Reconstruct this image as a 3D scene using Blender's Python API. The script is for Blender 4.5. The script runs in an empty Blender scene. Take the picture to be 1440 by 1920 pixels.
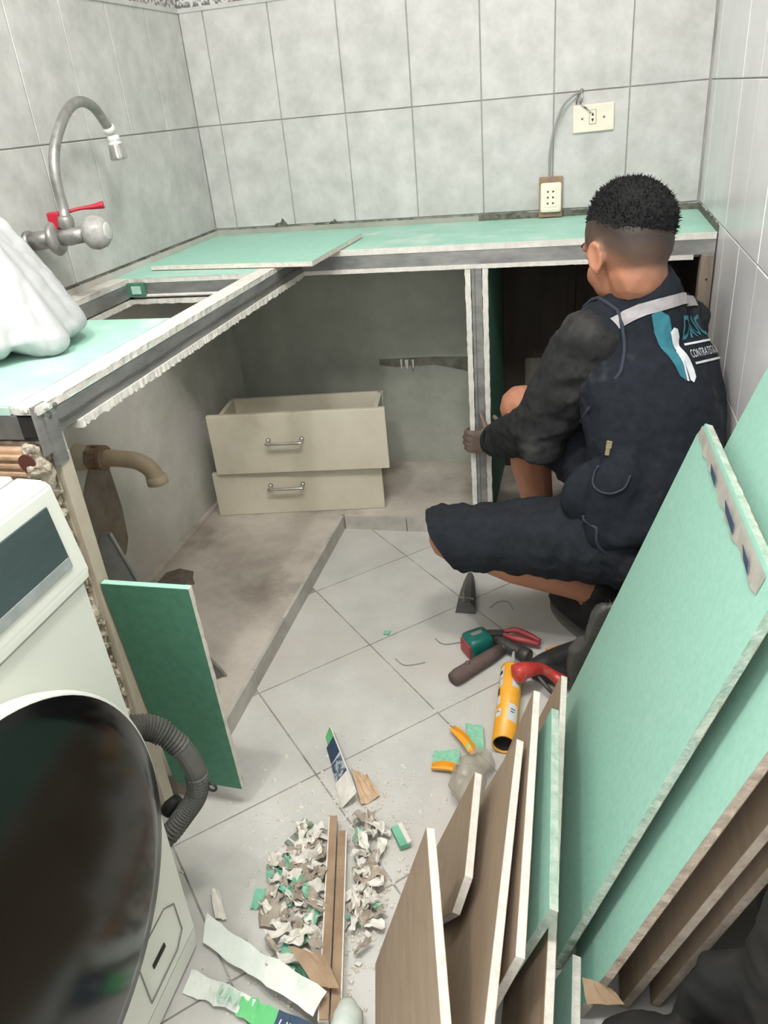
import bpy, bmesh, math, random
from mathutils import Vector, Matrix, noise
from mathutils.bvhtree import BVHTree
random.seed(7)
scn = bpy.context.scene
COL = scn.collection
# ------------------------------------------------------------------ camera
cam_d = bpy.data.cameras.new('camera'); cam = bpy.data.objects.new('camera', cam_d); COL.objects.link(cam)
r = Vector((0.96959971, 0.22948372, -0.08493309)); u = Vector((-0.03545613, 0.4751914, 0.87916779)); f = Vector((-0.24211416, 0.84942943, -0.46888204))
M = Matrix(((r.x, u.x, -f.x, 1.17489976), (r.y, u.y, -f.y, -2.45138345), (r.z, u.z, -f.z, 1.18772207), (0, 0, 0, 1)))
cam.matrix_world = M
cam_d.sensor_fit = 'VERTICAL'; cam_d.sensor_height = 24.0; cam_d.sensor_width = 18.0
cam_d.lens = 1441.7263 / 1920 * 24.0
cam_d.clip_start = 0.02
scn.camera = cam
# ------------------------------------------------------------------ world, lamp, exposure
wd = bpy.data.worlds.new('room_light'); scn.world = wd; wd.use_nodes = True
wd.node_tree.nodes['Background'].inputs[0].default_value = (0.985, 1.0, 1.0, 1)
wd.node_tree.nodes['Background'].inputs[1].default_value = 1.9
ld = bpy.data.lights.new('ceiling_lamp', 'POINT'); lamp = bpy.data.objects.new('ceiling_lamp', ld); COL.objects.link(lamp)
lamp.location = (0.55, -2.1, 2.28); ld.energy = 33; ld.shadow_soft_size = 0.035; ld.color = (1.0, 0.975, 0.955)
scn.view_settings.view_transform = 'Standard'; scn.view_settings.look = 'None'
scn.view_settings.gamma = 1.0; scn.view_settings.use_curve_mapping = False
l2 = bpy.data.lights.new('second_ceiling_lamp', 'POINT'); lamp2 = bpy.data.objects.new('second_ceiling_lamp', l2); COL.objects.link(lamp2)
lamp2.location = (1.16, -1.85, 2.32); l2.energy = 36; l2.shadow_soft_size = 0.10; l2.color = (1.0, 0.985, 0.97)
scn.view_settings.exposure = 0.22
# ------------------------------------------------------------------ helpers
def lin(c):
    c /= 255.0
    return c / 12.92 if c <= 0.04045 else ((c + 0.055) / 1.055) ** 2.4
def S(*c): return (lin(c[0]), lin(c[1]), lin(c[2]), 1)
MATS = {}
def mat(name, c1, c2=None, rough=0.6, scale=12.0, detail=5.0, bump=0.0, bscale=None, metal=0.0, lo=0.35, hi=0.65,
        vary=0.0, third=None, tscale=3.0, tlo=0.55, thi=0.7, spec=0.5, stretch=None, alpha=1.0, trans=0.0):
    m = bpy.data.materials.new(name); m.use_nodes = True
    nt = m.node_tree; N = nt.nodes; L = nt.links
    b = N['Principled BSDF']
    b.inputs['Roughness'].default_value = rough; b.inputs['Metallic'].default_value = metal
    b.inputs['Specular IOR Level'].default_value = spec
    b.inputs['Alpha'].default_value = alpha; b.inputs['Transmission Weight'].default_value = trans
    tc = N.new('ShaderNodeTexCoord'); vec = tc.outputs['Object']
    geo = N.new('ShaderNodeNewGeometry')
    vec = geo.outputs['Position']
    if stretch:
        mp = N.new('ShaderNodeMapping'); mp.inputs['Scale'].default_value = stretch; L.new(vec, mp.inputs[0]); vec = mp.outputs[0]
    col = None
    if c2 is not None:
        n = N.new('ShaderNodeTexNoise'); n.inputs['Scale'].default_value = scale; n.inputs['Detail'].default_value = detail
        n.inputs['Roughness'].default_value = 0.65
        L.new(vec, n.inputs['Vector'])
        rp = N.new('ShaderNodeValToRGB'); rp.color_ramp.elements[0].position = lo; rp.color_ramp.elements[1].position = hi
        rp.color_ramp.elements[0].color = c1; rp.color_ramp.elements[1].color = c2
        L.new(n.outputs['Fac'], rp.inputs[0]); col = rp.outputs[0]
        if third is not None:
            n2 = N.new('ShaderNodeTexNoise'); n2.inputs['Scale'].default_value = tscale; n2.inputs['Detail'].default_value = 6
            n2.inputs['Roughness'].default_value = 0.6
            L.new(vec, n2.inputs['Vector'])
            mr = N.new('ShaderNodeMapRange'); mr.inputs[1].default_value = tlo; mr.inputs[2].default_value = thi
            L.new(n2.outputs['Fac'], mr.inputs[0])
            mx = N.new('ShaderNodeMix'); mx.data_type = 'RGBA'; L.new(mr.outputs[0], mx.inputs[0])
            L.new(col, mx.inputs[6]); mx.inputs[7].default_value = third; col = mx.outputs[2]
        if vary > 0:
            oi = N.new('ShaderNodeObjectInfo'); mr2 = N.new('ShaderNodeMapRange')
            mr2.inputs[3].default_value = 1 - vary; mr2.inputs[4].default_value = 1 + vary
            L.new(oi.outputs['Random'], mr2.inputs[0])
            hs = N.new('ShaderNodeHueSaturation'); L.new(mr2.outputs[0], hs.inputs['Value']); L.new(col, hs.inputs['Color']); col = hs.outputs[0]
        L.new(col, b.inputs['Base Color'])
    else:
        b.inputs['Base Color'].default_value = c1
    if bump > 0:
        nb = N.new('ShaderNodeTexNoise'); nb.inputs['Scale'].default_value = bscale or scale * 4; nb.inputs['Detail'].default_value = 4
        L.new(vec, nb.inputs['Vector'])
        bp = N.new('ShaderNodeBump'); bp.inputs['Strength'].default_value = bump; bp.inputs['Distance'].default_value = 0.004
        L.new(nb.outputs['Fac'], bp.inputs['Height']); L.new(bp.outputs[0], b.inputs['Normal'])
    MATS[name] = m
    return m
def obj(name, bm, m, parent=None, smooth=False, origin=None):
    me = bpy.data.meshes.new(name)
    bmesh.ops.recalc_face_normals(bm, faces=bm.faces)
    if parent is not None: off = parent_origin(parent)
    else: off = Vector(origin) if origin else Vector((0, 0, 0))
    for v in bm.verts: v.co -= off
    bm.to_mesh(me); bm.free()
    if smooth:
        for p in me.polygons: p.use_smooth = True
    o = bpy.data.objects.new(name, me); COL.objects.link(o)
    if m is not None:
        for k in (m if isinstance(m, (list, tuple)) else [m]): me.materials.append(k)
    if parent is not None: o.parent = parent
    elif origin: o.location = off
    return o
def parent_origin(p):
    v = Vector(p.location)
    while p.parent is not None:
        p = p.parent; v = v + Vector(p.location)
    return v
def tag(o, label=None, cat=None, group=None, kind=None):
    if label: o['label'] = label
    if cat: o['category'] = cat
    if group: o['group'] = group
    if kind: o['kind'] = kind
    return o
def thing(name, label, cat, loc, group=None):
    o = bpy.data.objects.new(name, None); o.empty_display_size = 0.05; COL.objects.link(o); o.location = loc
    return tag(o, label, cat, group)
def BM(): return bmesh.new()
def box(bm, lo, hi, bev=0.0):
    lo = Vector(lo); hi = Vector(hi)
    g = bmesh.ops.create_cube(bm, size=1.0)
    c = (lo + hi) / 2; d = hi - lo
    for v in g['verts']: v.co = Vector((v.co.x * d.x, v.co.y * d.y, v.co.z * d.z)) + c
    if bev > 0:
        es = list({e for v in g['verts'] for e in v.link_edges})
        bmesh.ops.bevel(bm, geom=es, offset=bev, segments=2, affect='EDGES', profile=0.6)
    return bm
def obox(bm, c, ax, ay, az, sx, sy, sz, bev=0.0):
    g = bmesh.ops.create_cube(bm, size=1.0)
    ax, ay, az = Vector(ax).normalized(), Vector(ay).normalized(), Vector(az).normalized(); c = Vector(c)
    for v in g['verts']: v.co = c + ax * v.co.x * sx + ay * v.co.y * sy + az * v.co.z * sz
    if bev > 0:
        es = list({e for v in g['verts'] for e in v.link_edges})
        bmesh.ops.bevel(bm, geom=es, offset=bev, segments=2, affect='EDGES', profile=0.6)
    return bm
def poly_prism(bm, pts, n, t):
    """solid from a planar polygon of 3-D points, thickness t along -n"""
    n = Vector(n).normalized(); a = [bm.verts.new(Vector(p)) for p in pts]; b = [bm.verts.new(Vector(p) - n * t) for p in pts]
    bm.faces.new(a); bm.faces.new(b[::-1]); k = len(pts)
    for i in range(k): bm.faces.new((a[i], b[i], b[(i + 1) % k], a[(i + 1) % k]))
    return bm
def catmull(pts, n=8):
    pts = [Vector(p) for p in pts]; out = []
    P = [pts[0] * 2 - pts[1]] + pts + [pts[-1] * 2 - pts[-2]]
    for i in range(1, len(P) - 2):
        for k in range(n):
            t = k / n; a, b, c, d = P[i - 1], P[i], P[i + 1], P[i + 2]
            out.append(0.5 * ((2 * b) + (c - a) * t + (2 * a - 5 * b + 4 * c - d) * t * t + (3 * b - a - 3 * c + d) * t ** 3))
    out.append(pts[-1]); return out
def tube(bm, path, rad, seg=12, caps=True):
    path = [Vector(p) for p in path]; n = len(path); rings = []
    if not hasattr(rad, '__len__'): rad = [rad] * n
    t0 = (path[1] - path[0]).normalized(); up = Vector((0, 0, 1)) if abs(t0.z) < 0.9 else Vector((1, 0, 0))
    side = t0.cross(up).normalized()
    for i in range(n):
        t = (path[min(i + 1, n - 1)] - path[max(i - 1, 0)]).normalized()
        side = (side - t * side.dot(t)).normalized(); nn = t.cross(side)
        rings.append([bm.verts.new(path[i] + (side * math.cos(2 * math.pi * k / seg) + nn * math.sin(2 * math.pi * k / seg)) * rad[i]) for k in range(seg)])
    for i in range(n - 1):
        for k in range(seg):
            bm.faces.new((rings[i][k], rings[i][(k + 1) % seg], rings[i + 1][(k + 1) % seg], rings[i + 1][k]))
    if caps: bm.faces.new(rings[0][::-1]); bm.faces.new(rings[-1])
    return bm
def lathe(bm, base, axis, prof, seg=24):
    """prof: list of (distance along axis, radius)"""
    base = Vector(base); axis = Vector(axis).normalized()
    up = Vector((0, 0, 1)) if abs(axis.z) < 0.9 else Vector((1, 0, 0)); sa = axis.cross(up).normalized(); sb = axis.cross(sa)
    rings = [[bm.verts.new(base + axis * d + (sa * math.cos(2 * math.pi * k / seg) + sb * math.sin(2 * math.pi * k / seg)) * max(rr, 1e-4)) for k in range(seg)] for d, rr in prof]
    for p, q in zip(rings, rings[1:]):
        for k in range(seg): bm.faces.new((p[k], p[(k + 1) % seg], q[(k + 1) % seg], q[k]))
    bm.faces.new(rings[0][::-1]); bm.faces.new(rings[-1])
    return bm
def ellipsoid(bm, c, ax, ay, az, rx, ry, rz, sub=3):
    g = bmesh.ops.create_icosphere(bm, subdivisions=sub, radius=1.0)
    ax, ay, az = Vector(ax).normalized(), Vector(ay).normalized(), Vector(az).normalized(); c = Vector(c)
    for v in g['verts']: v.co = c + ax * v.co.x * rx + ay * v.co.y * ry + az * v.co.z * rz
    return bm
def chain(bm, pts, rads, sub=2):
    """overlapping spheres swept along a polyline; remeshed later into one skin"""
    for (p, ra), (q, rb) in zip(zip(pts, rads), zip(pts[1:], rads[1:])):
        p, q = Vector(p), Vector(q); n = max(2, int((q - p).length / (min(ra, rb) * 0.28)) + 1)
        for i in range(n + 1):
            t = i / n; bmesh.ops.create_icosphere(bm, subdivisions=sub, radius=ra + (rb - ra) * t, matrix=Matrix.Translation(p.lerp(q, t)))
    return bm
def remesh(bm, voxel, smooth=4, fac=0.5):
    me = bpy.data.meshes.new('tmp'); bm.to_mesh(me); bm.free()
    o = bpy.data.objects.new('tmp', me); COL.objects.link(o)
    md = o.modifiers.new('r', 'REMESH'); md.mode = 'VOXEL'; md.voxel_size = voxel
    if smooth:
        sm = o.modifiers.new('s', 'SMOOTH'); sm.iterations = smooth; sm.factor = fac
    dg = bpy.context.evaluated_depsgraph_get(); ev = o.evaluated_get(dg); m2 = bpy.data.meshes.new_from_object(ev)
    out = bmesh.new(); out.from_mesh(m2)
    bpy.data.objects.remove(o); bpy.data.meshes.remove(me); bpy.data.meshes.remove(m2)
    return out
def wrinkle(bm, amp, scale, stretch=(1, 1, 1), seed=0.0, ridged=True):
    bm.normal_update()
    for v in bm.verts:
        p = Vector((v.co.x * stretch[0], v.co.y * stretch[1], v.co.z * stretch[2])) * scale + Vector((seed, seed * 1.7, -seed))
        a = noise.noise(p)
        h = (1 - 2 * abs(a)) - 0.4 if ridged else a
        h += 0.4 * noise.noise(p * 2.3)
        v.co += v.normal * h * amp
    return bm
# ------------------------------------------------------------------ materials
W_TILE = mat('glazed_wall_tile', S(177, 177, 173), S(203, 202, 199), rough=0.32, scale=13, detail=11, lo=0.34, hi=0.64, vary=0.02, bump=0.06, bscale=30)
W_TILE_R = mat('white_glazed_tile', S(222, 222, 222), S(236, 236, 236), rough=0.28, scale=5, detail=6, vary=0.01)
GROUT = mat('grey_grout', S(150, 147, 142), S(182, 179, 173), rough=0.9, scale=9)
BORDER = mat('speckled_border_tile', S(105, 104, 103), S(205, 203, 200), rough=0.4, scale=70, detail=2, lo=0.42, hi=0.56)
PLASTER = mat('bare_plaster', S(178, 177, 168), S(206, 204, 196), rough=0.95, scale=5, detail=9, bump=0.25, bscale=45, third=S(200, 190, 186), tscale=2.2, tlo=0.5, thi=0.68)
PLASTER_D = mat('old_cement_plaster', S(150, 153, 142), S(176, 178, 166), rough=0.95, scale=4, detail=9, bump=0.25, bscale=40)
CONCRETE = mat('rough_cement_slab', S(158, 149, 138), S(196, 188, 177), rough=0.95, scale=5, detail=10, bump=0.35, bscale=60, lo=0.32, hi=0.66, third=S(122, 112, 102), tscale=3.1, tlo=0.56, thi=0.75)
F_TILE = mat('pale_floor_tile', S(178, 177, 172), S(202, 201, 196), rough=0.5, scale=7, detail=9, lo=0.3, hi=0.7, vary=0.015, third=S(190, 185, 176), tscale=2.5, tlo=0.5, thi=0.7)
F_GROUT = mat('dirty_floor_grout', S(120, 116, 108), S(172, 168, 160), rough=0.95, scale=14)
CURB = mat('plinth_edge_tile', S(160, 156, 147), S(188, 184, 175), rough=0.55, scale=14, vary=0.03)
GREEN = mat('green_board_paper', S(150, 199, 181), S(158, 206, 188), rough=0.78, scale=90, detail=2, third=S(168, 208, 192), tscale=5, tlo=0.6, thi=0.8)
GREEN_P = mat('dusty_green_board', S(152, 200, 182), S(172, 212, 197), rough=0.85, scale=7, detail=8, third=S(196, 216, 206), tscale=9, tlo=0.55, thi=0.72)
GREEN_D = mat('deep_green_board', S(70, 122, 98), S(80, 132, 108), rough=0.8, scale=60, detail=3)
BROWN_P = mat('brown_board_paper', S(150, 131, 110), S(162, 143, 121), rough=0.88, scale=50, detail=4, stretch=(1, 0.15, 1), third=S(170, 153, 132), tscale=6, tlo=0.6, thi=0.8)
GYPSUM = mat('white_gypsum_core', S(208, 202, 193), S(226, 221, 212), rough=0.95, scale=60, bump=0.5, bscale=200)
GYPSUM_G = mat('dusty_gypsum_edge', S(150, 172, 158), S(192, 200, 188), rough=0.95, scale=45, bump=0.6, bscale=160)
GYPSUM_B = mat('brown_grey_gypsum_edge', S(165, 151, 135), S(190, 178, 162), rough=0.95, scale=45, bump=0.6, bscale=160)
DUST_W = mat('dusty_white_edge', S(205, 203, 195), S(226, 223, 215), rough=0.95, scale=35, bump=0.5, bscale=120)
METAL = mat('galvanised_steel', S(118, 119, 118), S(158, 158, 155), rough=0.48, scale=8, detail=8, metal=0.35, stretch=(1, 1, 3))
METAL_D = mat('shaded_steel', S(92, 92, 90), S(120, 119, 116), rough=0.5, scale=12, metal=0.3)
DRAWER = mat('cream_melamine', S(196, 189, 168), S(208, 202, 183), rough=0.55, scale=6, detail=8, third=S(180, 172, 150), tscale=5, tlo=0.58, thi=0.8)
CHROME = mat('worn_chrome', S(188, 186, 180), S(205, 204, 200), rough=0.25, scale=30, metal=0.85)
PIPE_STEEL = mat('dull_grey_chrome', S(135, 134, 130), S(170, 169, 165), rough=0.38, scale=25, metal=0.55)
WHITE_P = mat('white_plastic', S(225, 226, 222), rough=0.4)
RED_P = mat('red_plastic', S(186, 38, 56), rough=0.4)
IVORY = mat('ivory_plastic', S(226, 219, 200), S(233, 227, 209), rough=0.4, scale=20)
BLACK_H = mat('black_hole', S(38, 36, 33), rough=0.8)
CARDB = mat('brown_backing_board', S(140, 116, 92), S(166, 142, 116), rough=0.85, scale=20)
CABLE = mat('grey_cable', S(150, 148, 146), rough=0.5)
PVC = mat('old_beige_pvc', S(178, 158, 132), S(196, 178, 152), rough=0.5, scale=18)
PVC_D = mat('brown_pvc_nut', S(120, 98, 78), S(146, 124, 100), rough=0.6, scale=30)
BRICK = mat('red_clay_brick', S(170, 136, 108), S(200, 172, 142), rough=0.95, scale=30, bump=0.5, bscale=80)
MORTAR = mat('crumbly_mortar', S(110, 102, 88), S(200, 190, 172), rough=1.0, scale=38, detail=8, bump=0.8, bscale=90, lo=0.38, hi=0.6)
TAN = mat('tan_plaster_edge', S(180, 170, 152), S(196, 187, 170), rough=0.9, scale=14)
WASH = mat('white_enamel', S(214, 217, 208), S(219, 222, 213), rough=0.35, scale=3)
DARK_GL = mat('dark_control_glass', S(58, 70, 72), S(66, 78, 80), rough=0.3, scale=14, stretch=(1, 1, 4))
SILVER = mat('silver_strip', S(136, 142, 141), S(152, 158, 156), rough=0.4, scale=40)
DOOR_GL = mat('black_gloss_door', S(9, 10, 9), S(12, 13, 12), rough=0.16, scale=5, spec=0.35)
SEAM = mat('dark_seam', S(120, 121, 114), rough=0.8)
HOSE = mat('grey_rubber_hose', S(78, 78, 75), S(92, 92, 88), rough=0.55, scale=30)
NAVY = mat('navy_work_cloth', S(28, 32, 38), S(36, 40, 47), rough=0.95, scale=60, bump=0.2, bscale=500, third=S(92, 94, 98), tscale=6.5, tlo=0.57, thi=0.82, spec=0.2)
CHAR = mat('charcoal_sweatshirt', S(40, 41, 41), S(50, 51, 51), rough=0.98, scale=60, bump=0.25, bscale=400, third=S(82, 80, 76), tscale=9, tlo=0.58, thi=0.8, spec=0.2)
SHORT = mat('dark_blue_shorts_cloth', S(31, 34, 39), S(39, 42, 48), rough=0.95, scale=60, bump=0.2, bscale=500, third=S(92, 92, 98), tscale=6.5, tlo=0.6, thi=0.85, spec=0.2)
SHOE = mat('black_shoe', S(22, 22, 22), S(30, 30, 30), rough=0.7, scale=30)
SOLE = mat('grey_shoe_sole', S(110, 108, 102), rough=0.8)
HAIR = mat('short_black_hair', S(20, 20, 21), S(36, 36, 37), rough=0.75, scale=160, detail=3, bump=0.8, bscale=300, spec=0.25)
REFLECT = mat('grey_reflective_tape', S(150, 146, 148), S(166, 162, 163), rough=0.5, scale=30)
PIPING = mat('blue_grey_piping', S(42, 47, 60), rough=0.8)
TEAL = mat('teal_print', S(38, 104, 118), S(46, 116, 130), rough=0.8, scale=30)
PRINT_W = mat('white_print', S(205, 209, 212), rough=0.8)
GLOVE = mat('dusty_hand', S(106, 92, 82), S(124, 110, 98), rough=0.9, scale=40)
SHADE_BROWN = mat('compartment_shade_brown', S(52, 45, 38), S(66, 57, 48), rough=0.9, scale=10, stretch=(3, 3, 0.6))  # dark brown that paints the shade inside the right compartment
WOOD_G = mat('weathered_wood_post', S(116, 104, 92), S(146, 134, 120), rough=0.9, scale=10, stretch=(4, 4, 0.7))
HANDLE = mat('brown_rubber_handle', S(84, 70, 66), S(100, 85, 80), rough=0.75, scale=25)
STEEL_D = mat('dark_tool_steel', S(62, 60, 58), S(80, 77, 74), rough=0.5, scale=30, metal=0.4)
TAPE_G = mat('dark_green_case', S(20, 92, 84), S(28, 104, 94), rough=0.35, scale=20)
TAPE_R = mat('dull_red_rubber', S(146, 52, 56), S(164, 64, 66), rough=0.5, scale=20)
RED_T = mat('red_gun_paint', S(170, 50, 46), S(188, 66, 60), rough=0.35, scale=14, third=S(190, 120, 112), tscale=30, tlo=0.6, thi=0.8)
BLK_T = mat('black_tool_plastic', S(34, 35, 35), S(50, 51, 51), rough=0.5, scale=25)
ORANGE = mat('orange_plastic', S(226, 158, 44), S(234, 168, 58), rough=0.35, scale=12)
SACK = mat('dark_grey_plastic_bag', S(58, 58, 55), S(78, 77, 73), rough=0.5, scale=18, third=S(100, 98, 92), tscale=60, tlo=0.66, thi=0.74)
WEDGE = mat('dark_grey_plastic', S(74, 74, 70), S(96, 95, 90), rough=0.6, scale=25)
SCRAP_W = mat('torn_white_paper', S(206, 202, 192), S(226, 222, 214), rough=0.9, scale=30, vary=0.06)
SCRAP_G = mat('torn_green_paper', S(104, 170, 140), S(130, 190, 164), rough=0.85, scale=30, vary=0.08)
SCRAP_B = mat('grey_brown_scrap', S(150, 138, 124), S(180, 170, 156), rough=0.9, scale=30, vary=0.1)
SCRAP_GL = mat('dusty_grey_green_piece', S(110, 122, 110), S(146, 154, 142), rough=0.3, scale=40)
PRINT_G = mat('leaf_green_print', S(96, 186, 116), S(112, 198, 130), rough=0.7, scale=20)
PRINT_B = mat('dark_blue_print', S(42, 62, 88), S(54, 74, 98), rough=0.7, scale=30)
FIBRE = mat('green_fibre_mat', S(120, 184, 152), S(150, 204, 176), rough=0.95, scale=120, bump=0.6, bscale=200)
CLEARP = mat('dusty_clear_plastic', S(168, 160, 142), S(198, 192, 176), rough=0.22, scale=30, alpha=0.42, bump=0.6, bscale=60)
BAG_W = mat('thin_white_plastic', S(178, 181, 181), S(196, 198, 198), rough=0.35, scale=6, bump=0.4, bscale=25, alpha=0.9)
PAPER_W = mat('pale_printed_paper', S(206, 214, 206), S(222, 226, 218), rough=0.7, scale=12, third=S(176, 190, 182), tscale=14, tlo=0.55, thi=0.75)
DIRT = mat('dark_dirt', S(98, 87, 77), S(120, 109, 98), rough=1.0, scale=40)
DARKBAG = mat('black_cloth_bag', S(26, 26, 24), S(40, 39, 36), rough=0.9, scale=10, bump=0.4, bscale=30)
DIMGREY = mat('dark_felt_cushion', S(66, 62, 56), S(80, 76, 68), rough=1.0, scale=90)

W = 1.4797; ZT = 0.8674; PZ = 0.047; PX = 0.4623; PY = -0.4185; HC = 0.8481
# ------------------------------------------------------------------ room shell
def structure(name, bm, m, label=None):
    o = obj(name, bm, m); o['kind'] = 'structure'
    if label: o['label'] = label
    return o
wall_back = structure('wall_back', box(BM(), (-0.15, 0.004, -0.1), (W + 0.15, 0.15, 2.45)), [GROUT], 'back wall of pale grey marbled tiles above bare plaster')
wall_left = structure('wall_left', box(BM(), (-0.15, -3.0, -0.1), (-0.004, 0.0075, 2.45)), [GROUT], 'left wall of pale grey tiles above bare plaster')
wall_right = structure('wall_right', box(BM(), (W + 0.004, -3.0, -0.1), (W + 0.15, 0.0075, 2.45)), [GROUT], 'right wall fully covered with pale tiles')
ceiling = structure('ceiling', box(BM(), (-0.15, -3.0, 2.45), (W + 0.15, 0.15, 2.55)), [mat('white_ceiling_paint', S(225, 224, 220), S(232, 231, 228), rough=0.9, scale=5)], 'plain white ceiling')
floor = structure('floor', box(BM(), (-0.0, -3.0, -0.1), (W, 0.0, -0.0018)), [F_GROUT], 'pale floor tiles laid diagonally with dirty grout')
# bare plaster below the tiles
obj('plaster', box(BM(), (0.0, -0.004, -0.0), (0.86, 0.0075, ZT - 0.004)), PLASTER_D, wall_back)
obj('plaster', box(BM(), (-0.0075, -1.5, 0.0), (0.0035, 0.0075, ZT - 0.004)), PLASTER, wall_left)
# wall tiles -----------------------------------------------------------
tile_cache = {}
def wall_tile(parent, a0, a1, z0, z1, face, at, m):
    """face 'y': tile on a wall facing -y at y=at ; 'x+': faces +x at x=at ; 'x-': faces -x"""
    w = round(a1 - a0 - 0.0026, 4); h = round(z1 - z0 - 0.0026, 4); key = (w, h, face, m.name)
    if key not in tile_cache:
        bm = BM(); d = 0.0085
        if face == 'y': box(bm, (-w / 2, 0, -h / 2), (w / 2, d, h / 2))
        elif face == 'x+': box(bm, (-d, -w / 2, -h / 2), (0, w / 2, h / 2))
        else: box(bm, (0, -w / 2, -h / 2), (d, w / 2, h / 2))
        bmesh.ops.bevel(bm, geom=bm.edges[:], offset=0.0014, segments=1, affect='EDGES')
        me = bpy.data.meshes.new('tile'); bm.to_mesh(me); bm.free(); me.materials.append(m); tile_cache[key] = me
    o = bpy.data.objects.new('tile', tile_cache[key]); COL.objects.link(o); o.parent = parent
    c = (a0 + a1) / 2; zc = (z0 + z1) / 2; j = random.uniform(-0.0005, 0.0005)
    o.location = (c, at + j, zc) if face == 'y' else (at + j, c, zc)
    return o
rows = [(ZT, ZT + 0.3), (ZT + 0.3, ZT + 0.6)]
xs = [0.0] + [0.0756 + 0.2 * k for k in range(8)] + [W]
for z0, z1 in rows:
    for a, b in zip(xs, xs[1:]):
        if b - a > 0.02: wall_tile(wall_back, a, b, z0, z1, 'y', 0.0, W_TILE)
for k in range(10):
    for z0, z1 in rows: wall_tile(wall_left, -0.2 * (k + 1), -0.2 * k, z0, z1, 'x+', 0.0, W_TILE)
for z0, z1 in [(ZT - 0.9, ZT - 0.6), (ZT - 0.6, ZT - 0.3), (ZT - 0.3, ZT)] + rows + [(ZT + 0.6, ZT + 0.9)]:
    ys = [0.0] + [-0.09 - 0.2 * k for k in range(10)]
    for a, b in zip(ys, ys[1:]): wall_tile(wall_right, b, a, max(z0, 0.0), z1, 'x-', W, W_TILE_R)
zb = ZT + 0.6
for k in range(8): wall_tile(wall_back, xs[0] + 0.2 * k, min(xs[0] + 0.2 * (k + 1), W), zb, zb + 0.085, 'y', -0.001, BORDER)
for k in range(8): wall_tile(wall_left, -0.2 * (k + 1), -0.2 * k, zb, zb + 0.085, 'x+', 0.001, BORDER)
obj('border_ledge', box(BM(), (0, -0.004, zb - 0.004), (W, 0.008, zb + 0.008), 0.002), W_TILE, wall_back)
obj('border_ledge', box(BM(), (-0.008, -2.0, zb - 0.004), (0.004, -0.004, zb + 0.008), 0.002), W_TILE, wall_left)
for k in range(8): 
    wall_tile(wall_left, -0.2 * (k + 1), -0.2 * k, zb + 0.085, zb + 0.385, 'x+', 0.0, W_TILE)
    for z0 in (zb + 0.085,): wall_tile(wall_back, xs[k], xs[k + 1], z0, z0 + 0.3, 'y', 0.0, W_TILE)
# broken dark gap between tiles and board, all round the worktop
def ragged_strip(name, parent, p0, p1, w, upv, m, n=60, amp=0.003, th=0.004, nrm=(0, -1, 0)):
    bm = BM(); p0, p1, upv, nrm = Vector(p0), Vector(p1), Vector(upv).normalized(), Vector(nrm)
    a, b = [], []
    for i in range(n + 1):
        p = p0.lerp(p1, i / n)
        a.append(p + upv * (w + random.uniform(-1, 1) * amp)); b.append(p + upv * random.uniform(-0.3, 0.3) * amp)
    poly_prism(bm, a + b[::-1], nrm, th)
    return obj(name, bm, m, parent)
GAP = mat('grimy_gap', S(74, 78, 68), S(122, 120, 108), rough=1.0, scale=40, lo=0.4, hi=0.62)
ragged_strip('gap', wall_back, (0.0, -0.003, HC - 0.004), (W, -0.003, HC - 0.004), 0.021, (0, 0, 1), GAP, 120, 0.0025)
ragged_strip('gap', wall_left, (0.003, -1.5, HC - 0.004), (0.003, 0, HC - 0.004), 0.021, (0, 0, 1), GAP, 120, 0.0025, nrm=(1, 0, 0))
ragged_strip('gap', wall_right, (W - 0.003, -0.4, HC - 0.004), (W - 0.003, 0, HC - 0.004), 0.021, (0, 0, 1), GAP, 40, 0.0025, nrm=(-1, 0, 0))
for x, s in ((0.225, 0.03), (0.402, 0.016)):
    bm = BM(); pts = [(x - s, -0.0012, ZT - 0.006), (x - s * 0.5, -0.0012, ZT + s * 0.25), (x + s * 0.1, -0.0012, ZT + s * 0.35), (x + s * 0.3, -0.0012, ZT + s * 0.75), (x + s * 0.7, -0.0012, ZT + s * 0.3), (x + s, -0.0012, ZT - 0.006)]
    poly_prism(bm, pts, (0, -1, 0), 0.002); obj('chip', bm, GAP, wall_back)
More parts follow.
